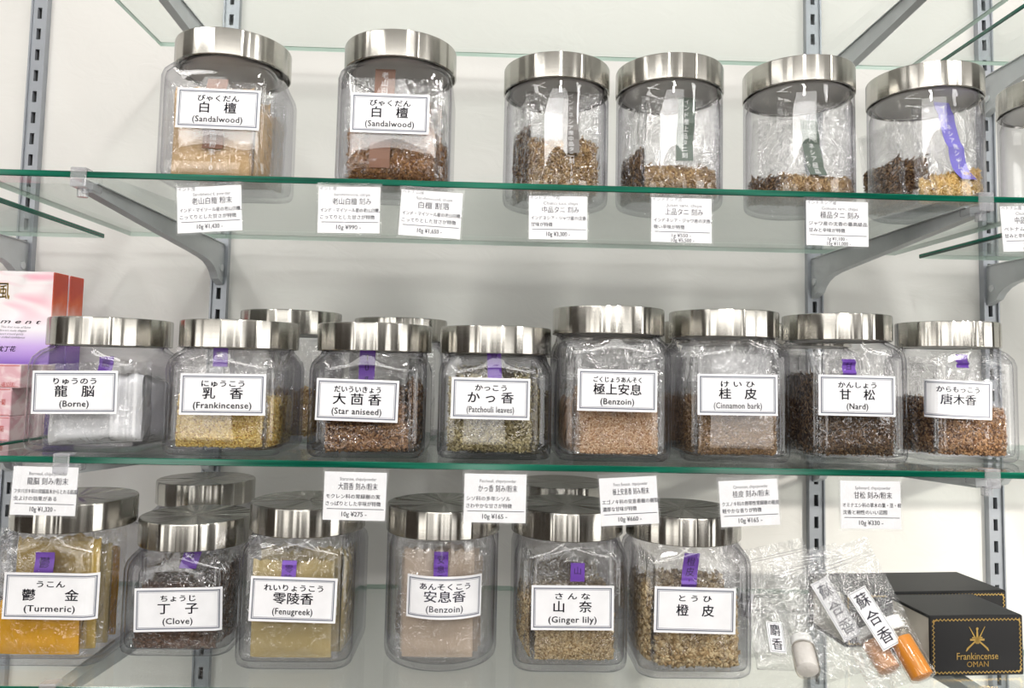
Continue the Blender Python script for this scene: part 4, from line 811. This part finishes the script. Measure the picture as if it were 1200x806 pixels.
flat_bag((.3270, .0080, ZS+.003), (R(-24), R(-18), R(2)), .054, .108, 'clear bag with black 蘇合香 label and amber vial, in front of the black boxes', 407, '蘇合香', .000, .46, .0165, .046, R(8))
flat_bag((.2800, .0900, ZS+.003), (R(-18), R(-10), R(8)), .070, .086, 'empty-looking clear bag leaning at the back beside the black box', 409)
def vial(loc, rot, label, oil, rad=.0075, L=.046, lv=.6):
    t = thing('vial', label, 'vial', loc, rot, 'small vials in sample bags'); r = rad
    obj('glass', lathe([(r*.6, 0), (r*.95, .0012), (r, .003), (r, L*.72), (r*.9, L*.76), (r*.75, L*.79)]), 'vial_clear', t)
    obj('oil', lathe([(r*.5, .0012), (r*.86, .003), (r*.88, L*lv), (r*.86, L*lv+.0004)]), oil, t)
    obj('cap', lathe([(r*.85, L*.79), (r*.9, L*.80), (r*.9, L*.995), (r*.8, L)]), 'white_cap', t)
vial((.3400, .0030, ZS+.0085), (R(-38), R(-18), 0), 'vial of amber oil with white cap leaning in front of the black box', 'amber_oil', .0098, .048, .66)
vial((.3210, .0150, ZS+.0085), (R(-42), R(-18), 0), 'vial of cloudy peach oil beside the amber vial', 'cloudy_oil', .0098, .036, .70)
vial((.2560, .0160, ZS+.0080), (R(-58), R(20), 0), 'white vial with frosted cap in the 麝香 bag', 'white_lump', .0095, .032, .7)
# ------------------------------------------------------------------ pink perfume boxes at far left
def tall_box(y0, label, first, x1=-.4357):
    w, dpt, h = .115, .027, .163; t = thing('perfume_box', label, 'box', (x1-w, y0, -.0750), (0, 0, 0), 'tall petal-printed boxes')
    m = MB(); c = .0006; m.box(0, w, 0, dpt, 0, h, c=c); me = m.me(); 
    mi = [1 if (p.normal.x > .7 or p.normal.x < -.7) else 0 for p in me.polygons]; me.polygons.foreach_set('material_index', mi)
    b = obj('carton', me, ['petal_print', 'petal_side'], t)
    f = lambda x, z: (x, -.0003, z)
    g = Ink(); g.text('風', w-.049, h*.875, .019, .0125, bold=.01); obj('lettering', g.me(f), 'gold', t)
    g = Ink(); g.text('m e n t', w-.030, h*.69, .0058, .040, shear=.35, bold=.012); obj('lettering', g.me(f), 'ink', t)
    g = Ink()
    for i, s in enumerate(('and kind. This first note of fume', 'scents of flowers made elegant', 'customs expert around gently', 'joy for by skilled confidence', 'harmony.')): g.text(s, w-.062, h*.655-i*.0034, .0030, .0008*len(s)*1.6, align='L', shear=.3)
    obj('lettering', g.me(f), 'ink_faint', t)
    g = Ink(); g.text('沈丁花', w-.042, h*.52, .0060, .018, shear=.2, bold=.012); obj('lettering', g.me(f), 'ink_purple', t)
tall_box(.190, 'tall pink petal-printed box with gold 風, front one at the left edge', True)
tall_box(.2200, 'tall pink petal-printed box behind the front one, only its orange side showing', False)
def small_box(z, h, w, label, txt, y0=.126, x1=-.4310):
    t = thing('incense_box', label, 'box', (x1-w, y0, z), (0, 0, 0), 'small pale pink boxes in a stack')
    m = MB(); m.box(0, w, 0, .055, 0, h, c=.0006); obj('carton', m.me(), 'pale_petal_print', t)
    m = MB(); m.box(.0012, w-.0012, -.0002, .0001, h-.0016, h-.0011); m.box(.0012, w-.0012, -.0002, .0001, .0011, .0015); obj('printed_frame', m.me(), 'red_ink', t)
    g = Ink(); g.text(txt[0], w-.011, h*txt[1], .0062, .0125); obj('lettering', g.me(lambda x, z_: (x, -.0003, z_)), 'red_ink' if txt[2] else 'ink_grey', t)
small_box(-.0750, .0225, .070, 'small pale pink box lettered in red, lowest of the left stack', ('こ十菊', .5, 1))
small_box(-.0523, .0255, .070, 'small pale pink box lettered in red, second in the left stack', ('こ十菊', .5, 1))
small_box(-.0266, .0215, .077, 'plain pale pink petal box on top of the left stack', ('HARE NO FUKU', .15, 1), x1=-.4240)
